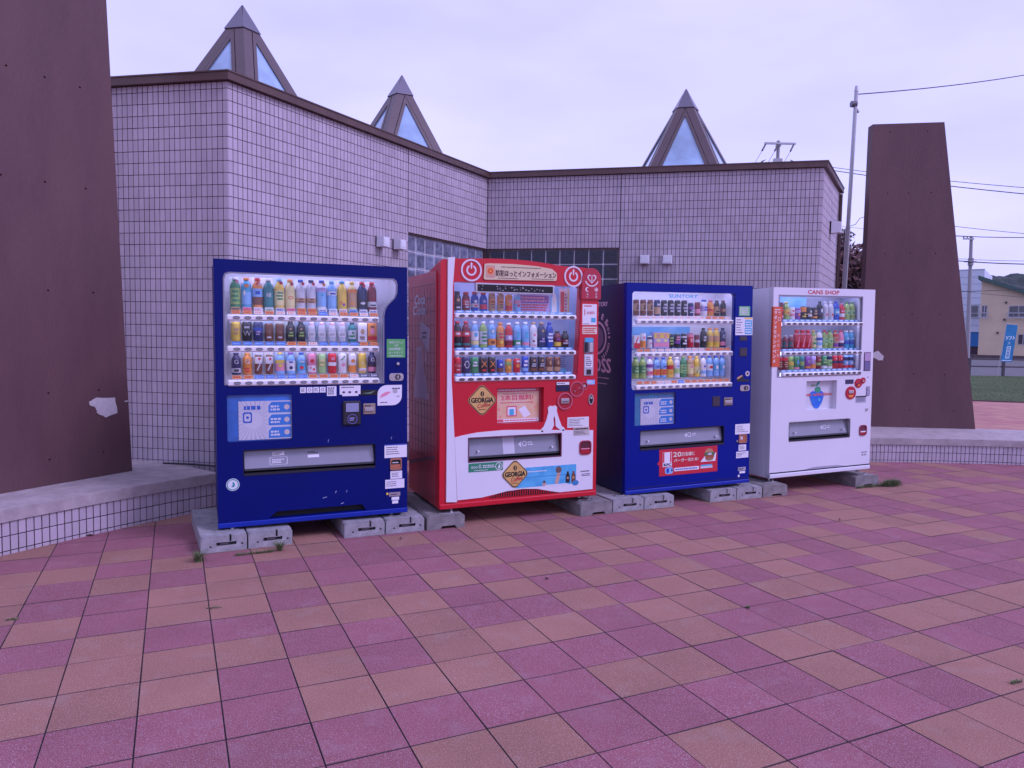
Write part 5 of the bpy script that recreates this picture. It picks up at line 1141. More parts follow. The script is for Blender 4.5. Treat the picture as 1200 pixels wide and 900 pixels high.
sk = paint((.52, .32, .24), .6); q.plate(FRONT, circle(1.020, .242, .028, 14), None, .0062, .0068, paint((.14, .08, .07), .6)); q.plate(FRONT, [(.985, .135), (1.015, .125), (1.03, .17), (1.04, .23), (1.015, .235), (1.0, .19)], None, .0062, .0066, sk); q.plate(FRONT, circle(.890, .150, .012, 10), None, .0062, .0068, paint((.1, .06, .06), .6)); q.plate(FRONT, [(.87, .12), (.915, .12), (.90, .145), (.88, .145)], None, .0062, .0066, sk)
for x, c in ((1.105, 'K'), (1.158, 'N')): q.plate(FRONT, [(x - .019, .128), (x + .019, .128), (x + .019, .185), (x + .009, .205), (x + .009, .222), (x - .009, .222), (x - .009, .205), (x - .019, .185)], None, .0066, .0072, pm(c)); q.plate(FRONT, circle(x, .168, .010, 10), None, .0072, .0076, pm('n'))
q.plate(FRONT, circle(1.178, .122, .030, 16, .022), None, .0066, .0074, paint((.03, .20, .42), .5)); q.plate(FRONT, rect(.90, .117, 1.10, .124), None, .0062, .007, pr_white); q.build('summer_advert', B_)
diamond(.629, .233, .110, 'lower gold diamond coffee sign', .0074)
feet(B_, (.10, 1.27), (.10, .76), .028)
# left side: faded print of brickwork, script, card and bottle
q = MB(); fd = mat('faded_print_line', (.10, .012, .02), .4); fw2 = paint((.82, .74, .78), .5)
for k in range(14): z = .35 + k * .106; q.plate(LEFT, rect(-.860, z, -.105, z + .004), None, -.004, -.0032, fd)
for k in range(9): u = -.845 + k * .088; q.plate(LEFT, rect(u, .36, u + .003, 1.72), None, -.004, -.0030, fd)
q.text(LEFT, 'Coca', -.53, 1.585, .075, fw2, -.002, w=.30, slant=.35, bold=.006); q.text(LEFT, 'Cola', -.55, 1.500, .075, fw2, -.002, w=.36, slant=.35, bold=.006); q.build('side_lettering', B_); q = MB()
q.build('side_brick_print', B_); q = MB(); q.plate(LEFT, [(-.49, 1.443), (-.25, 1.384), (-.29, 1.20), (-.52, 1.320)], None, -.004, -.0026, paint((.80, .68, .74), .5)); q.lines(LEFT, -.46, 1.30, -.32, 1.37, paint((.2, .06, .1), .4), 2, -.002); q.plate(LEFT, [(-.40, 1.27), (-.385, 1.27), (-.36, 1.12), (-.375, 1.12)], None, -.004, -.0026, fw2)
q.build('side_card_print', B_); q = MB(); q.plate(LEFT, [(-.706, .804), (-.29, .825), (-.34, .93), (-.43, 1.06), (-.46, 1.16), (-.48, 1.244), (-.62, 1.232), (-.62, 1.15), (-.645, 1.05), (-.69, .93)], None, -.004, -.0026, paint((.74, .56, .66), .45))
q.build('side_bottle_print', B_); q = MB(); q.plate(LEFT, [(-.86, .215), (-.12, .375), (-.12, .40), (-.86, .25)], None, -.004, -.0028, paint((.22, .08, .10), .35))
q.build('side_stripe', B_)
MB().box(.0045, .016, .082, .110, .01, 1.80, mat('bright_red_edge', (.50, .008, .014), .3)).build('door_edge', B_)

# ================================================================== 3: the right blue machine
W, H = 1.3462, 1.83
C_ = machine('C', .996, 6.2747, .1169, .3973, .0212, 'blue coffee and drinks vending machine between the red one and the white one')
win = rrect(.056, .908, 1.150, 1.757, .03); adp = rect(.091, .596, .514, .878); hp = rect(.152, .388, 1.045, .546)
HATCH_CUT = [(.14, .37, 1.057, .56)]
blue2 = mat('royal_blue_machine_paint', (.0, .009, .195), .40, var=.08, scale=2, spec=.25)
shell(C_, W, H, .74, blue_dark, blue2, [(0, 0), (W, 0), (W, H), (0, H)], [win, adp, hp], (.04, .89, 1.165, 1.775), side=blue_dark, t=.05)
MB().box(.0, W, -.008, .05, .0, .032, blue_lip, .004).build('kick_rail', C_)
q = MB(); q.plate(FRONT, rect(.03, .048, W - .01, .053), None, 0, .0008, black); q.build('lower_seam', C_)
pane(C_, win, .012); hatch(C_, .152, .388, 1.045, .546, lab=3, depth=.10)
U = us14(.160, 1.095)
for z, lab in ((1.497, 'wwwwwwwwwwooow'), (1.213, 'oowwwwwwwwoooo'), (.929, 'ooowwobooooooo')): rail(C_, .095, 1.125, z, U, lab, h=.040)
Fc_ = (Vector((0, .20, 0)), X, Z, -Y)
q = MB(); q.text((Vector((0, .02, 0)), X, Z, -Y), 'SUNTORY', .594, 1.708, .030, paint((.05, .42, .70), .4), .001, w=.30, bold=.0014); q.build('header_lettering', C_)
q = MB(); q.plate(Fc_, rect(.06, 1.25, .80, 1.455), None, -.002, 0, mat('sky_backdrop', (.05, .34, .66), .5, col2=(.28, .55, .78), scale=4)); q.build('sky_backdrop_panel', C_)
WC = 'right blue machine'
gc = ('gold and brown coffee can', 'can', .050, .132, 'N', None, ((.3, .75, 'n'),), (('dash', .3, .75, 2, 'N'), ('oval', 0, .5, .008, .014, 'K')))
bk = ('dark coffee can with grey print', 'can', .052, .132, 'K', None, ((.35, .6, 'D'),), (('dash', .2, .8, 3, 'S'),))
shelf_of('C', 1.552, U, [gc, gc, gc, ('grey can with gold lower half', 'can', .052, .132, 'D', None, ((.1, .55, 'n'),), (('dash', .6, .8, 1, 'w'),)), bk, bk, bk, bk,
 ('small dark can', 'can', .048, .112, 'D', None, ((.5, .7, 'p'),), (('dash', .2, .5, 2, 'w'),)), ('maroon can', 'can', .048, .118, 'M', None, ((.2, .5, 'P'),), ()),
 ('white bottle with blue cap', 'alu', .056, .140, 'W', 'B', ((.3, .6, 'V'),), (('dash', .3, .6, 2, 'B'),)), ('orange bottle with violet cap', 'alu', .056, .140, 'O', 'P', ((.3, .45, 'R'),), (('disc', 0, .5, .012, 'Y'),)),
 ('black and gold slim bottle', 'slim', .050, .136, 'K', 'K', ((.2, .6, 'n'),), (('dash', .2, .6, 2, 'K'),)), ('dark slim bottle', 'slim', .050, .136, 'K', 'M', ((.25, .5, 'M'),), (('dash', .25, .5, 1, 'n'),))], 'top', WC)
big = ('large violet and yellow carton', 'box', .074, .132, 'V', None, ((.62, .95, 'Y'), (.10, .34, 'P')), (('dash', .64, .9, 2, 'P'), ('oval', 0, .48, .024, .014, 'y')))
shelf_of('C', 1.266, U, [('red and white milk carton', 'box', .052, .108, 'W', None, ((.0, .4, 'R'),), (('slash', .4, .9, 'R'),)), ('orange and white can', 'can', .052, .126, 'W', None, ((.05, .5, 'O'),), (('disc', 0, .7, .012, 'P'),)),
 ('slim white and red can', 'can', .042, .104, 'W', None, ((.7, .9, 'D'),), (('disc', 0, .4, .009, 'P'),)), big, big,
 ('dark coffee can with white print', 'can', .052, .118, 'K', None, (), (('dash', .2, .8, 3, 'g'),)), ('purple and black can', 'can', .052, .118, 'K', None, ((.3, .5, 'p'),), (('dash', .5, .85, 2, 'P'),)),
 ('black can with white stripes', 'can', .050, .122, 'K', None, ((.7, .8, 'W'),), (('dash', .2, .6, 2, 'W'),)), ('red can with white ring', 'can', .054, .124, 'R', None, ((.75, .95, 'P'),), (('disc', 0, .5, .015, 'W'), ('disc', 0, .5, .010, 'R'))), ('dark red slim can', 'can', .044, .112, 'M', None, ((.4, .6, 'w'),), ()),
 ('tall black bottle', 'pet', .056, .168, 'K', 'K', ((.3, .6, 'K'),), (('dash', .3, .6, 2, 'w'),)), ('tall yellow bottle', 'pet', .058, .168, 'Y', 'O', ((.3, .6, 'n'),), (('disc', 0, .45, .011, 'O'),)), ('tall yellow bottle', 'pet', .058, .168, 'Y', 'O', ((.3, .6, 'n'),), (('disc', 0, .45, .011, 'O'),)),
 ('navy bottle with white C and pink foot', 'pet', .058, .168, 'D', 'D', ((.1, .3, 'P'),), (('txt', 'C', .48, .032, 'W'),))], 'middle', WC)
gt = ('bright green tea bottle', 'pet', .058, .180, 'g', 'G', ((.25, .6, 'G'),), (('dash', .28, .56, 2, 'L'),)); bw = ('blue topped orange bottle', 'pet', .058, .172, 'b', 'B', ((.14, .44, 'O'),), (('dash', .18, .4, 2, 'R'), ('dash', .5, .62, 1, 'B'))); wb_ = ('blue water bottle', 'pet', .058, .178, 'b', 'B', ((.3, .6, 'c'),), (('dash', .3, .6, 1, 'W'),))
shelf_of('C', 1.000, U, [gt, gt, ('purple and white bottle, magenta foot', 'pet', .058, .180, 'W', 'p', ((.14, .34, 'P'), (.5, .66, 'p')), (('dash', .2, .32, 1, 'R'),)), bw, bw, ('yellow bottle with red band', 'pet', .058, .176, 'Y', 'Y', ((.4, .6, 'R'),), (('disc', 0, .25, .012, 'O'),)),
 ('white bottle with pale green label', 'pet', .054, .172, 'W', 'W', ((.2, .45, 'L'),), (('dash', .5, .62, 1, 'c'),)), ('green bottle with dark label', 'pet', .056, .180, 'G', 'g', ((.2, .6, 'L'),), (('dash', .2, .58, 3, 'G'),)), ('peach bottle with pink oval', 'pet', .062, .180, 'n', 'O', ((.15, .62, 'y'),), (('oval', 0, .5, .016, .012, 'P'),)),
 ('lemon yellow bottle', 'pet', .056, .178, 'Y', 'Y', ((.2, .5, 'y'),), (('slash', .2, .5, 'G'),)), ('white sports drink bottle', 'pet', .058, .180, 'W', 'B', ((.14, .3, 'b'),), (('disc', 0, .5, .010, 'B'),)), ('light blue bottle with red mark', 'pet', .058, .180, 'b', 'B', ((.3, .6, 'W'),), (('dash', .34, .56, 1, 'R'),)), wb_, wb_], 'bottom', WC)
q = MB(); q.box(.082, .524, .020, .028, .585, .89, mat('poster_recess_violet', (.05, .12, .30), .35, col2=(.02, .26, .42), scale=4)); q.build('poster_recess', C_); pane(C_, adp, .002, 'poster_cover')
poster(C_, .160, .598, .505, .828, .016)
q = sticker(C_, 'green_sticker', rect(1.192, 1.553, 1.318, 1.642), (.12, .42, .16)); q.lines(FRONT, 1.20, 1.562, 1.31, 1.634, pr_white, 4, .002, .6, .1); done(q)
q = sticker(C_, 'offer_sticker', rect(1.155, 1.378, 1.350, 1.541), (.70, .70, .74)); q.plate(FRONT, rect(1.255, 1.525, 1.345, 1.538), None, .0012, .002, pm('Y'))
for k in range(2): q.plate(FRONT, rrect(1.262, 1.455 - k * .068, 1.342, 1.515 - k * .068, .005), None, .0012, .002, pm('c')); q.lines(FRONT, 1.27, 1.462 - k * .068, 1.335, 1.508 - k * .068, pr_white, 2, .0024, .5, .1)
q.lines(FRONT, 1.165, 1.39, 1.245, 1.53, ink, 6, .002, .3, .5); done(q)
for x0, z0, x1, z1, nm in ((1.202, 1.325, 1.289, 1.368, 'price_display'), (1.205, 1.183, 1.293, 1.262, 'speaker_plate'), (.911, .732, .997, .824, 'card_reader_blank')):
    q = MB(); q.box(x0, x1, -.004, 0, z0, z1, paint((.025, .022, .045), .35), .0015); q.plate(FRONT, rect(x0 + .01, z0 + .01, x1 - .01, z1 - .01), None, .004, .005, paint((.045, .035, .05), .3)); q.build(nm, C_)
q = MB(); q.plate(FRONT, [(1.178, .985), (1.25, 1.01), (1.262, .972), (1.325, .968), (1.328, .948), (1.19, .950)], None, 0, .002, dark_grey); q.plate(FRONT, [(1.180, .972), (1.20, .975), (1.245, 1.0), (1.24, 1.012), (1.19, .992)], None, .002, .003, pm('n')); q.plate(FRONT, circle(1.303, 1.022, .024, 16), [circle(1.303, 1.022, .014, 14)], 0, .003, pm('w')); q.plate(FRONT, circle(1.303, 1.022, .014, 14), None, 0, .003, pm('N')); q.build('coin_guide', C_)
q = MB(); q.plate(FRONT, rrect(1.219, .862, 1.328, .918, .02), None, 0, .006, chrome); q.plate(FRONT, circle(1.285, .890, .020, 16), [circle(1.285, .890, .012, 14)], .006, .012, dark_grey); q.box(1.281, 1.289, -.014, -.006, .876, .904, chrome); q.build('coin_slot', C_)
q = MB(); q.box(1.037, 1.136, -.008, 0, .735, .808, paint((.26, .20, .13), .4), .004); q.box(1.045, 1.128, -.016, -.006, .752, .782, chrome, .003); q.lines(FRONT, 1.045, .786, 1.128, .802, ink, 1, .010); q.build('bill_slot', C_)
# the red burger promotion sticker
q = sticker(C_, 'promotion_sticker', [(.349, .134), (.981, .134), (.977, .372), (.347, .372), (.349, .270), (.332, .255), (.330, .238), (.349, .232)], (.52, .018, .03), label='red promotion sticker with a burger'); cr_m = paint((.66, .60, .50), .5)
q.plate(FRONT, rect(.385, .215, .480, .345), None, .0012, .002, pr_white)
for x in (.388, .462): q.plate(FRONT, [(x, .252), (x + .013, .252), (x + .013, .342), (x - .001, .342)], None, .002, .0026, pm('R'))
q.text(FRONT, 'KFC', .434, .222, .022, pm('D'), .003, w=.075, bold=.002)
q.text(FRONT, '20', .538, .298, .042, cr_m, .0022, w=.085, bold=.002); q.text(FRONT, '万名様に', .655, .300, .034, cr_m, .0022, w=.14, bold=.0012); q.text(FRONT, 'バーガー当たる!', .635, .250, .030, cr_m, .0022, w=.26, bold=.0012)
q.plate(FRONT, rrect(.41, .150, .495, .208, .02), None, .0012, .002, pm('b')); q.plate(FRONT, rrect(.425, .158, .452, .200, .01), None, .002, .0026, pm('B')); q.plate(FRONT, rect(.475, .17, .49, .195), None, .002, .0026, ink)
q.plate(FRONT, rrect(.508, .168, .775, .198, .006), None, .0012, .002, pr_white); q.lines(FRONT, .52, .174, .765, .192, pm('B'), 1, .0026, .6, .05); q.plate(FRONT, rect(.79, .172, .925, .192), None, .0012, .002, pm('w')); q.plate(FRONT, [(.80, .192), (.915, .192), (.925, .205), (.79, .205)], None, .0012, .002, pm('c'))
q.plate(FRONT, [(.79, .232), (.955, .232), (.965, .31), (.93, .29), (.84, .285)], None, .0012, .002, pr_white); q.plate(FRONT, circle(.885, .315, .046, 20, .036), None, .002, .0026, paint((.42, .22, .11), .6)); q.plate(FRONT, rrect(.832, .285, .948, .315, .010), None, .0026, .003, paint((.07, .14, .05), .6)); q.plate(FRONT, rrect(.84, .262, .94, .290, .010), None, .0026, .003, paint((.34, .09, .03), .6)); q.plate(FRONT, circle(.888, .256, .045, 18, .018), None, .002, .0028, paint((.30, .15, .08), .6)); q.plate(FRONT, [(.86, .30), (.90, .312), (.92, .295), (.89, .288)], None, .003, .0035, pm('w')); done(q)
q = sticker(C_, 'notice_sticker', rect(1.176, .461, 1.345, .555), (.72, .72, .74)); q.lines(FRONT, 1.19, .475, 1.33, .545, ink, 4, .002, .3, .5); done(q)
q = MB(); q.plate(FRONT, rrect(1.217, .377, 1.309, .458, .012), [rrect(1.226, .386, 1.300, .449, .010)], 0, .008, paint((.36, .16, .09), .4)); q.plate(FRONT, rrect(1.226, .386, 1.300, .449, .01), None, 0, .003, MATS['amber_cup']); q.plate(FRONT, rect(1.236, .412, 1.262, .438), None, .003, .004, pm('w')); q.build('coin_return', C_)
for x0, z0, x1, z1 in ((1.219, .306, 1.306, .362), (1.193, .238, 1.334, .298)): q = sticker(C_, 'notice_sticker', rect(x0, z0, x1, z1), (.68, .68, .72)); q.lines(FRONT, x0 + .01, z0 + .012, x1 - .012, z1 - .01, ink, 3, .002, .35, .6); done(q)
q = MB(); q.plate(FRONT, rect(1.216, .118, 1.304, .150), None, 0, .003, paint((.36, .36, .40), .4)); q.plate(FRONT, rect(1.235, .092, 1.300, .112), None, 0, .001, pr_white); q.plate(FRONT, rect(1.218, .060, 1.236, .080), None, 0, .002, pr_white); q.lines(FRONT, 1.22, .124, 1.30, .145, ink, 2, .004); q.build('rating_plate', C_)
MB().cyl((1.197, 0, .398), (1.197, -.01, .398), .010, .009, chrome, 12).build('lock', C_)
# side print
lm_ = paint((.72, .66, .84), .5); n_ = -.0030
q = MB(); q.text(LEFT, 'SUNTORY', -.46, 1.640, .040, lm_, n_, w=.27, bold=.0015); q.build('side_lettering', C_); q = MB()
cy, cz, rr_ = -.520, 1.355, .150
q.plate(LEFT, circle(cy, cz, .178, 40, .155), [circle(cy, cz, .155, 40, .133)], -.004, n_, lm_)
q.plate(LEFT, circle(cy, cz, .120, 30, .105), None, -.004, n_ - .0004, paint((.22, .19, .34), .5))
q.build('side_emblem', C_)
q = None
for word, a0, a1 in (('COFFEE', 150, 42), ('BOSS', 34, 2), ('COFFEE', -16, -62)):
    q = MB()
    for k, ch in enumerate(word):
        a = a0 + (a1 - a0) * k / (len(word) - 1); big_ = word == 'COFFEE' and a0 > 100; rx, rz = (.212, .187)
        q.text(LEFT, ch, cy + rx * math.cos(R(a)), cz + rz * math.sin(R(a)) - (.0 if big_ else .0), .050 if big_ else .030, lm_, n_, rot=a - 90, bold=.0035 if big_ else .002)
    q.build('side_lettering', C_)
q = MB()
q.text(LEFT, 'BOSS', -.475, 1.045, .125, lm_, n_, w=.42, bold=.005); q.lines(LEFT, -.66, .985, -.28, 1.003, lm_, 1, n_, .5, .05); q.lines(LEFT, -.62, .935, -.32, .950, lm_, 1, n_, .5, .05)
q.build('side_lettering', C_)
feet(C_, (.09, 1.25), (.09, .62), .018)

# ================================================================== 4: the white machine
W, H = 1.309, 1.83
D_m = machine('D', 2.4902, 6.9718, .1504, .3956, .0208, 'white drinks vending machine at the right end of the row')
win = rrect(.074, .982, 1.135, 1.750, .008); adp = rect(.436, .640, .830, .926); hp = rect(.234, .353, 1.020, .528)
HATCH_CUT = [(.222, .335, 1.032, .545)]
wm4 = mat('white_machine_side', (.78, .78, .83), .38, var=.03, scale=2)  # lighter than the front: light on this side is put into the colour
shell(D_m, W, H, .70, wm4, white_m, [(0, 0), (W, 0), (W, H), (0, H)], [win, adp, hp], (.06, .966, 1.15, 1.768), side=wm4, t=.055, lining=mat('display_case_grey', (.36, .38, .48), .5))
q = MB(); q.plate(FRONT, rect(-.0, .040, W, .052), None, 0, .0008, black); q.plate(FRONT, [(.42, .052), (1.0, .050), (.86, .070), (.56, .072)], None, 0, .0010, paint((.34, .34, .40), .4)); q.build('lower_seam', D_m)
MB().box(.0, W, -.010, .05, .0, .038, white_m, .004).build('kick_rail', D_m)
q = MB(); tm_ = paint((.20, .19, .24), .4)
for x0, x1, z0, z1 in ((.064, .076, .980, 1.752), (1.132, 1.144, .980, 1.752), (.064, 1.144, .972, .980), (.064, 1.144, 1.752, 1.760)): q.box(x0, x1, -.002, .02, z0, z1, tm_)
q.build('window_trim', D_m)
pane(D_m, rrect(.070, .978, 1.139, 1.754, .008), .014)
q = MB(); q.text(FRONT, 'CANS SHOP', .623, 1.772, .039, paint((.50, .03, .03), .45), .0012, w=.40, bold=.0016); q.build('header_lettering', D_m)
hatch(D_m, .234, .353, 1.020, .528, lab=3)
U = us14(.180, 1.112)
for z, lab in ((1.484, 'cccccccccccccc'), (1.200, 'cccccccccccccc'), (.996, 'cccccccccccccc')): rail(D_m, .128, 1.150, z, U, lab, h=.036, lab_z=.032, lab_h=.024, style=1)
WD = 'white machine'; Fd_ = (Vector((0, .22, 0)), X, Z, -Y)
q = MB(); q.plate(Fd_, rect(.10, 1.52, .62, 1.75), None, -.002, 0, MATS['sky_backdrop']); q.plate(Fd_, rect(.09, 1.24, .28, 1.45), None, -.002, 0, MATS['sky_backdrop']); q.build('sky_backdrop_panel', D_m)
cl = ('clear slim bottle', 'pet', .054, .176, 'w', 'w', ((.2, .4, 'w'),), (('dash', .2, .4, 1, 'R'),)); rd_ = ('tall red bottle with pale stripe', 'alu', .060, .178, 'R', 'R', ((.75, .82, 'P'),), (('slash', .1, .7, 'P'),)); gb2 = ('green bottle with pale label', 'pet', .058, .176, 'g', 'G', ((.3, .55, 'L'),), (('dash', .3, .52, 1, 'G'),)); bl2 = ('blue water bottle with white cap', 'pet', .060, .170, 'c', 'W', ((.25, .45, 'B'),), (('dash', .5, .6, 1, 'W'),))
shelf_of('D', 1.522, U, [('dark red can over a pink ring', 'can', .060, .160, 'M', None, ((.6, .9, 'N'),), (('disc', 0, .2, .013, 'P'), ('disc', 0, .55, .012, 'R'))), ('yellow and green bottle', 'pet', .060, .165, 'g', 'Y', ((.3, .6, 'Y'),), (('disc', 0, .4, .011, 'R'),)),
 ('short white and pink can', 'can', .054, .120, 'W', None, ((.3, .5, 'P'),), (('dash', .6, .8, 1, 'R'),)), ('short purple can', 'can', .054, .112, 'p', None, ((.6, .8, 'V'),), (('dash', .3, .6, 1, 'O'),)), ('orange topped black can', 'can', .056, .126, 'K', None, ((.6, .95, 'O'),), (('dash', .2, .5, 2, 'Y'),)),
 ('black can with pale print', 'can', .056, .122, 'K', None, ((.4, .5, 'n'),), (('dash', .2, .8, 2, 'w'),)), ('black can with orange print', 'can', .056, .122, 'K', None, ((.15, .3, 'O'),), (('dash', .4, .8, 2, 'n'),)), ('tall black bottle with white figure', 'pet', .056, .178, 'K', 'K', ((.3, .6, 'D'),), (('oval', 0, .5, .010, .02, 'W'),)),
 cl, cl, ('tall blue bottle', 'pet', .060, .178, 'B', 'B', ((.3, .6, 'c'),), (('dash', .36, .5, 1, 'W'),)), ('red bottle with pink top', 'pet', .058, .160, 'R', 'P', ((.2, .4, 'W'),), (('dash', .45, .62, 1, 'P'),)), gb2, gb2], 'top', WD)
wc = ('small dark bottle with white cap', 'slim', .050, .128, 'M', 'W', ((.15, .5, 'T'),), (('dash', .2, .5, 2, 'R'),))
shelf_of('D', 1.238, U, [wc, wc, wc, rd_, rd_, rd_, ('green bottle with yellow edge', 'pet', .050, .175, 'g', 'Y', ((.1, .7, 'y'),), (('dash', .2, .6, 2, 'G'),)), ('blue and white swirled bottle', 'pet', .060, .175, 'W', 'b', ((.2, .35, 'b'), (.45, .6, 'B')), ()),
 ('green bottle under a red flash', 'pet', .058, .172, 'g', 'R', ((.2, .6, 'L'),), (('dash', .3, .6, 2, 'G'), ('disc', 0, .85, .012, 'R'))), gb2, ('white bottle with red top and purple foot', 'pet', .060, .172, 'n', 'R', ((.1, .3, 'p'), (.65, .8, 'R')), (('dash', .4, .6, 1, 'R'),)), ('purple and red bottle', 'pet', .060, .172, 'P', 'R', ((.1, .3, 'D'), (.34, .44, 'W')), ()), bl2, bl2], 'middle', WD)
br_ = ('red brown can with pale script', 'can', .058, .126, 'M', None, ((.7, .9, 'R'),), (('dash', .2, .65, 3, 'n'),)); yg = ('yellow and green can', 'can', .058, .128, 'g', None, ((.35, .6, 'Y'),), (('disc', 0, .72, .011, 'G'),)); dr_ = ('dark red can with white dots', 'can', .056, .128, 'R', None, ((.4, .6, 'D'),), (('disc', -.008, .75, .006, 'W'), ('disc', .009, .3, .006, 'P'), ('dash', .05, .2, 1, 'M'))); bc = ('blue can with red foot', 'can', .058, .128, 'b', None, ((.05, .25, 'R'), (.6, .85, 'D')), (('dash', .3, .55, 1, 'W'),))
shelf_of('D', 1.034, U, [br_, br_, yg, ('green can with blue oval', 'can', .058, .128, 'G', None, ((.05, .2, 'P'),), (('oval', 0, .55, .014, .022, 'c'),)), ('green and dark can', 'can', .050, .128, 'T', None, ((.3, .6, 'g'),), ()), ('purple can with pale ring', 'can', .056, .126, 'p', None, ((.1, .25, 'O'),), (('disc', 0, .6, .014, 'w'), ('disc', 0, .6, .008, 'N'))),
 ('orange and violet can', 'can', .054, .126, 'V', None, ((.1, .4, 'O'),), (('disc', 0, .6, .011, 'n'),)), ('maroon and green can', 'can', .050, .126, 'M', None, ((.3, .5, 'g'),), (('dash', .6, .8, 1, 'n'),)), ('green can with white foot', 'can', .056, .128, 'G', None, ((.05, .25, 'W'),), (('dash', .4, .8, 2, 'L'),)), ('pale green can with dark top', 'can', .056, .128, 'L', None, ((.7, .95, 'D'), (.05, .2, 'W')), (('dash', .3, .6, 1, 'G'),)), dr_, dr_, bc, bc], 'bottom', WD)
# orange vertical sticker with white writing
q = sticker(D_m, 'orange_sticker', [(-.0, 1.075), (.088, 1.073), (.108, 1.645), (.0, 1.646)], (.62, .10, .03), n=.003, label='tall orange sticker with vertical white writing')
q.plate(LEFT, [(-.022, 1.075), (0, 1.075), (0, 1.646), (-.018, 1.646)], None, 0, .003, paint((.62, .10, .03), .45)); q.plate(FRONT, rect(.015, 1.615, .085, 1.622), None, .003, .0036, pr_white)
for k, ch in enumerate('サポンタモランドベンメ'): q.text(FRONT, ch, .026 + .0006 * (10 - k) - .004, 1.575 - k * .046, .031, pr_white, .0042, bold=.0012)
for k, ch in enumerate('サロ'): q.text(FRONT, ch, .072, 1.572 - k * .058, .032, pr_white, .0042)
for k, ch in enumerate('売上の一部'): q.text(FRONT, ch, .066, 1.36 - k * .047 + (.012 if ch == '一' else 0), .003 if ch == '一' else .026, pr_white, .0042)
done(q)
q = MB(); q.box(.428, .838, .050, .058, .63, .936, paint((.58, .58, .62), .5)); Fp = (Vector((0, .049, 0)), X, Z, -Y)
bl3 = mat('berry_blue_print', (.01, .10, .55), .45, col2=(.03, .20, .62), scale=20)
berry = [(.525, .80), (.53, .76), (.56, .69), (.59, .655), (.62, .645), (.65, .655), (.685, .70), (.71, .765), (.708, .80), (.68, .822), (.64, .815), (.60, .818), (.56, .822)]
q.plate(Fp, [(x * 1.03 - .02, z * 1.01 - .01) for x, z in berry], None, 0, .0006, paint((.28, .30, .34), .5)); q.plate(Fp, berry, None, .0006, .0012, bl3); q.plate(Fp, circle(.63, .835, .04, 18, .030), None, .0012, .0018, paint((.02, .30, .16), .5)); q.plate(Fp, [(.55, .862), (.60, .868), (.615, .880), (.575, .892), (.535, .885)], None, 0, .001, paint((.24, .34, .26), .5)); q.plate(Fp, [(.605, .868), (.63, .875), (.660, .915), (.645, .918), (.618, .900)], None, 0, .001, paint((.02, .30, .22), .5))
q.plate(Fp, circle(.655, .735, .016, 12), None, .0012, .0018, pm('c')); q.text(Fp, 'Best selection', .622, .775, .030, paint((.66, .12, .08), .5), .0026, w=.38, bold=.0014); q.build('advert_panel', D_m)
q = MB(); q.plate(FRONT, rect(.941, .884, 1.050, .928), None, 0, .003, paint((.04, .035, .09), .2)); q.build('price_display', D_m)
for (u, v, r, ry) in ((1.015, .793, .070, .066), (1.116, .888, .050, .047), (1.178, .913, .033, .031)):
    q = MB(); q.plate(FRONT, circle(u, v, r, 28, ry), None, 0, .006, paint((.50, .02, .04), .35)); q.plate(FRONT, circle(u, v, r * .86, 28, ry * .86), [circle(u, v, r * .80, 28, ry * .80)], .006, .008, dr)
    if r > .06: q.box(u - .034, u + .034, -.016, -.004, v - .006, v + .026, chrome, .004); q.plate(FRONT, [(u - .035, v - .022), (u + .035, v - .022), (u + .02, v - .045), (u - .02, v - .045)], None, .006, .008, pm('O'))
    elif r > .04: q.plate(FRONT, [(u - .03, v - .006), (u + .022, v + .018), (u + .028, v + .008), (u - .022, v - .018)], None, .006, .012, paint((.20, .02, .04), .3)); q.plate(FRONT, circle(u, v - .02, .016, 10, .008), None, .006, .009, pm('O'))
    else: q.plate(FRONT, circle(u, v - .004, .011, 12), None, .006, .012, chrome)
    q.build('coin_dial', D_m)
q = MB(); q.plate(FRONT, rect(1.088, .690, 1.228, .755), None, 0, .002, paint((.36, .37, .44), .4)); q.plate(FRONT, rect(1.088, .744, 1.228, .757), None, .002, .004, dark_grey); q.lines(FRONT, 1.10, .70, 1.215, .74, ink, 4, .003, .35, .1); q.build('bill_notice', D_m)
q = MB(); q.box(1.230, 1.274, -.008, 0, .756, .852, paint((.30, .30, .42), .4), .006); q.plate(FRONT, circle(1.252, .828, .014, 12), None, .008, .010, chrome); q.build('door_handle', D_m)
q = MB(); q.box(1.182, 1.274, -.004, 0, 1.010, 1.200, paint((.10, .05, .10), .4), .002); q.plate(FRONT, rect(1.190, 1.112, 1.266, 1.192), None, .004, .006, paint((.42, .30, .46), .4)); q.plate(FRONT, rect(1.190, 1.018, 1.266, 1.105), None, .004, .006, paint((.14, .13, .26), .3)); q.build('reader_plate', D_m)
MB().cyl((1.241, 0, .617), (1.241, -.012, .617), .013, .012, chrome, 12).build('lock', D_m)
q = MB(); q.plate(FRONT, rrect(1.150, .350, 1.248, .458, .030), [rrect(1.158, .358, 1.240, .450, .026)], 0, .010, paint((.30, .03, .06), .35)); q.plate(FRONT, rrect(1.158, .358, 1.240, .450, .026), None, 0, .003, paint((.13, .03, .06), .3)); q.plate(FRONT, rrect(1.164, .362, 1.234, .382, .008), None, .003, .006, dr); q.plate(FRONT, rect(1.164, .384, 1.234, .396), None, .003, .007, pr_white); q.build('coin_return', D_m)
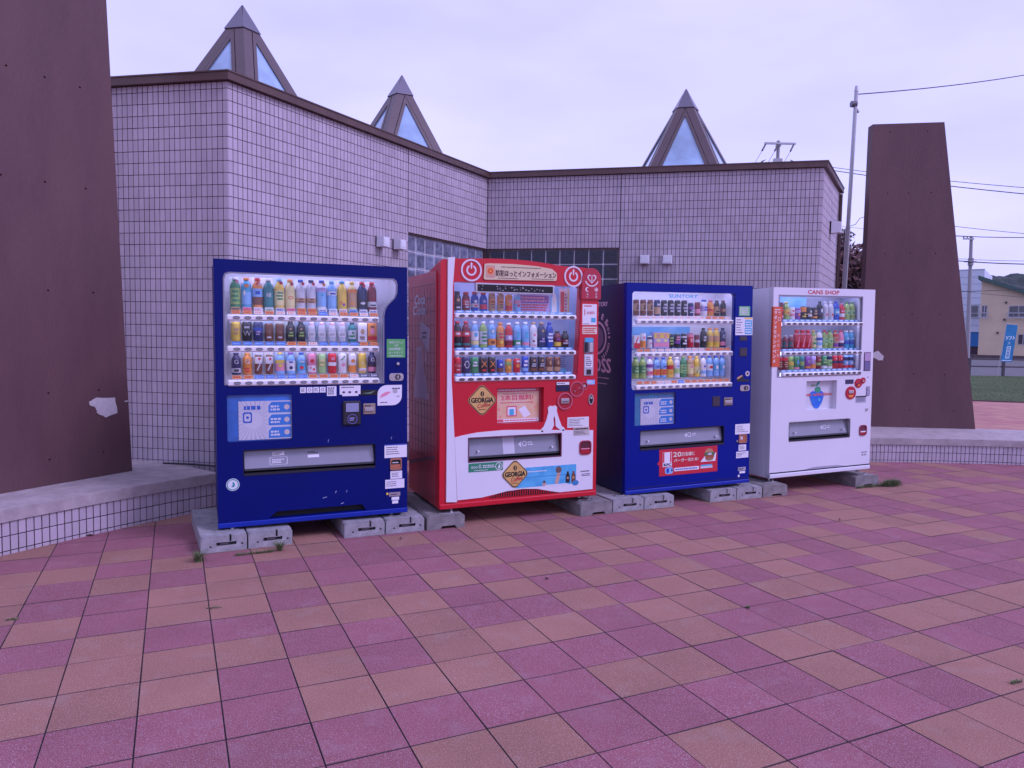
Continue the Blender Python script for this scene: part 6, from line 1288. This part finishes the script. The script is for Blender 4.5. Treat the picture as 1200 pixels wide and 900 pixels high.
q = MB(); q.lines(FRONT, 1.185, .170, 1.268, .184, ink, 1, .001, .6, .02); q.plate(FRONT, circle(1.208, .150, .012, 10, .009), [circle(1.208, .150, .006, 8, .004)], 0, .001, ink); q.plate(FRONT, circle(1.245, .150, .012, 10, .009), [circle(1.245, .150, .006, 8, .004)], 0, .001, ink); q.plate(FRONT, circle(1.247, .945, .012, 8, .006), None, 0, .001, paint((.2, .2, .3), .5)); q.build('printed_notice', D_m)
feet(D_m, (.07, 1.24), (.08, .60), .040)

# ================================================================== concrete foot blocks under the machines
blk_light = mat('pale_concrete', (.20, .195, .20), .9, col2=(.37, .365, .37), scale=14, bump=.5, bscale=120, detail=10)
blk_dark = mat('weathered_concrete', (.13, .115, .11), .92, col2=(.27, .25, .24), scale=11, bump=.6, bscale=90, detail=10)
def block(x0, y0, x1, y1, label, dark=False, L=.86, h=.108, notch=True):
    a = Vector((x1 - x0, y1 - y0, 0)); w = a.length; ang = math.atan2(a.y, a.x)
    o = empty('foot_block', (x0, y0, 0), (0, 0, ang), label, 'concrete block', 'concrete blocks the machines stand on'); m = blk_dark if dark else blk_light
    q = MB(); g = .005
    if dark:
        out = [(g, 0), (w * .36, 0), (w * .40, .022), (w * .74, .022), (w * .78, 0), (w - g, 0), (w - g, h - .015), (w - g - .02, h), (g + .02, h), (g, h - .015)]
        q.plate(FRONT, out, None, -L, 0, m, back=True); q.build('block_body', o)
    else:
        sl = rect(w * .34, .042, w * .76, .066); out = [(g, .001), (w - g, .001), (w - g, h - .012), (w - g - .012, h), (w * .66, h), (w * .66, .062) if False else (w * .655, h), (w * .655, h - .045), (w * .615, h - .045), (w * .615, h), (g + .012, h), (g, h - .012)]
        q.plate(FRONT, [p for i, p in enumerate(out) if i != 5], [sl, circle(w * .22, .040, .0075, 8), circle(w * .88, .045, .0075, 8)], -.035, 0, m)
        q.box(g, w - g, .035, L, .001, h - .0005, m, .004); q.build('block_body', o)
        q = MB(); q.box(w * .32, w * .78, .012, .034, .036, .072, black); q.box(w * .60, w * .66, .030, .0345, .05, h - .002, black); q.build('handle_recess', o)
        q = MB(); q.box(w * .42, w * .60, .001, .008, .048, .060, mat('rusty_dark_steel', (.09, .07, .08), .6, metal=.4)); q.build('lifting_bar', o)
    return o
def pair(x0, y0, x1, y1, la, lb): xm, ym = (x0 + x1) / 2, (y0 + y1) / 2; block(x0, y0, xm, ym, la); block(xm, ym, x1, y1, lb)
pair(-2.040, 4.745, -1.508, 5.020, 'pale concrete block under the left corner of the leftmost machine, outermost one', 'pale concrete block second from left, under the leftmost machine')
pair(-1.190, 5.178, -.638, 5.432, 'pale concrete block under the right half of the leftmost machine, left of a pair', 'pale concrete block touching the dark block, under the leftmost machine')
block(-.625, 5.430, -.342, 5.560, 'dark weathered concrete block under the left corner of the red machine', True)
block(.580, 5.955, .866, 6.088, 'dark weathered concrete block under the right corner of the red machine', True)
pair(.868, 6.102, 1.447, 6.368, 'pale block under the left corner of the right blue machine, left of a pair', 'pale block under the right blue machine, right of its left pair')
pair(1.813, 6.560, 2.372, 6.806, 'pale block under the right blue machine, left of its right pair', 'pale block under the right blue machine, beside the dark block')
block(2.378, 6.812, 2.660, 6.938, 'dark weathered block under the left corner of the white machine', True)
block(3.510, 7.372, 3.815, 7.498, 'dark weathered block under the right corner of the white machine, grass beside it', True)
def bracket(key, u, y0, zt, label):
    """flat steel strap and bolt fixing a foot to its block"""
    root, M = MACH[key]; q = MB(); q.box(-.075, .075, -.02, .02, 0, .005, chrome, .001); q.cyl((.03, 0, .005), (.03, 0, .03), .006, .006, chrome, 6); q.cyl((.03, 0, .005), (.03, 0, .013), .013, .013, steel, 6)
    o = q.build('steel_bracket', None, None, label, 'bracket', 'steel brackets at the feet of the machines'); p = M @ Vector((u, y0, 0)); o.matrix_world = Matrix.Translation((p.x, p.y, zt)) @ Matrix.Rotation(.35, 4, 'Z')
for key, u, y, lb in (('A', .06, .02, 'steel bracket below the left corner of the leftmost machine'), ('A', 1.26, .03, 'steel bracket below the right corner of the leftmost machine'), ('B', .06, -.02, 'steel bracket below the left corner of the red machine'), ('B', 1.30, .04, 'steel bracket below the right corner of the red machine'),
        ('C', -.02, .02, 'steel bracket below the left corner of the right blue machine'), ('C', 1.24, .03, 'steel bracket below the right corner of the right blue machine'), ('D', .03, .02, 'steel bracket below the left corner of the white machine'), ('D', 1.25, .03, 'steel bracket below the right corner of the white machine')): bracket(key, u, y, .109, lb)

# ================================================================== weeds in the joints
def weed(x, y, n, h, spread, label, line=None, seed=1):
    r = random.Random(seed); q = MB(); ms = [mat('weed_green', (.09, .17, .04), .7), mat('weed_dark', (.05, .10, .025), .7), mat('weed_dry', (.17, .17, .08), .8)]
    for k in range(int(n * 1.6)):
        t = r.random(); bx = (line[0] * t if line else 0) + r.gauss(0, spread * .3); by = (line[1] * t if line else 0) + r.gauss(0, spread * .3); a = r.uniform(0, 6.28); hh = h * r.uniform(.4, 1.1); w = .0013 + .0014 * r.random(); lean = r.uniform(.3, 1.5) * hh
        dx, dy = math.cos(a), math.sin(a); px, py = -dy * w, dx * w; p1 = (bx + dx * lean * .4, by + dy * lean * .4, hh * .7); p2 = (bx + dx * lean, by + dy * lean, hh * r.uniform(.7, 1.0))
        q.add([(bx - px, by - py, 0), (bx + px, by + py, 0), (p1[0] + px * .8, p1[1] + py * .8, p1[2]), (p1[0] - px * .8, p1[1] - py * .8, p1[2]), p2], [(0, 1, 2, 3), (3, 2, 4)], ms[k % 3 if k % 5 else 2])
    q.build('weed', None, None, label, 'weed', 'weeds growing from the paving joints', (x, y, 0))
weed(-1.985, 4.60, 90, .075, .035, 'spiky green weed in front of the leftmost block', seed=1)
weed(-1.80, 4.72, 140, .024, .015, 'thin line of grass in the joint before the left blocks', line=(.22, .11), seed=2)
weed(-1.55, 4.86, 80, .075, .02, 'small upright weed at the right end of the grassy joint', seed=3)
weed(3.86, 7.44, 520, .075, .07, 'patch of grass beside the rightmost block', line=(.16, .10), seed=4)
weed(3.50, 7.31, 200, .03, .03, 'low grass along the front of the rightmost block', line=(.34, .15), seed=8)
p = at(876, 711, 3.95); weed(p.x, p.y, 40, .016, .014, 'tiny weed at a paver corner in the middle right of the plaza', seed=5)
def leaf(px, py, size, rot, label):
    p = at(px, py, 5); d = Vector((p.x, p.y, p.z - EYE)); g = d * (EYE / -d.z); q = MB(); s_ = size
    q.add([(-s_, 0, .004), (-s_ * .3, s_ * .45, .012), (s_ * .6, s_ * .3, .006), (s_, 0, .014), (s_ * .4, -s_ * .4, .004), (-s_ * .5, -s_ * .35, .010)], [(0, 4, 1), (1, 4, 2), (2, 4, 3), (0, 5, 4)], mat('dry_leaf', (.06, .03, .02), .8))
    o = q.build('fallen_leaf', None, None, label, 'leaf', 'dry leaves on the paving', (g.x, g.y, .001)); o.rotation_euler = (0, 0, rot)
leaf(641, 679, .016, .3, 'dry leaf lying on a rose paver in front of the red machine')
leaf(984, 610, .022, 1.2, 'dry leaf on the paving right of the white machine')
leaf(470, 632, .018, 2.0, 'dry leaf just in front of the blocks between the first two machines')
leaf(106, 628, .03, .5, 'dry leaf at the foot of the left plinth')
weed(*tuple(at(1188, 757, 3.1).xy), 30, .016, .012, 'tiny weed between pavers near the right edge', line=(.06, .02), seed=6)
weed(*tuple(at(8, 712, 3.6).xy), 40, .012, .012, 'tiny weed between pavers at the left edge', line=(.05, .02), seed=7)
weed(*tuple(at(242, 704, 3.8).xy), 26, .012, .012, 'tiny weed at a joint below the leftmost machine', line=(.07, .02), seed=9)
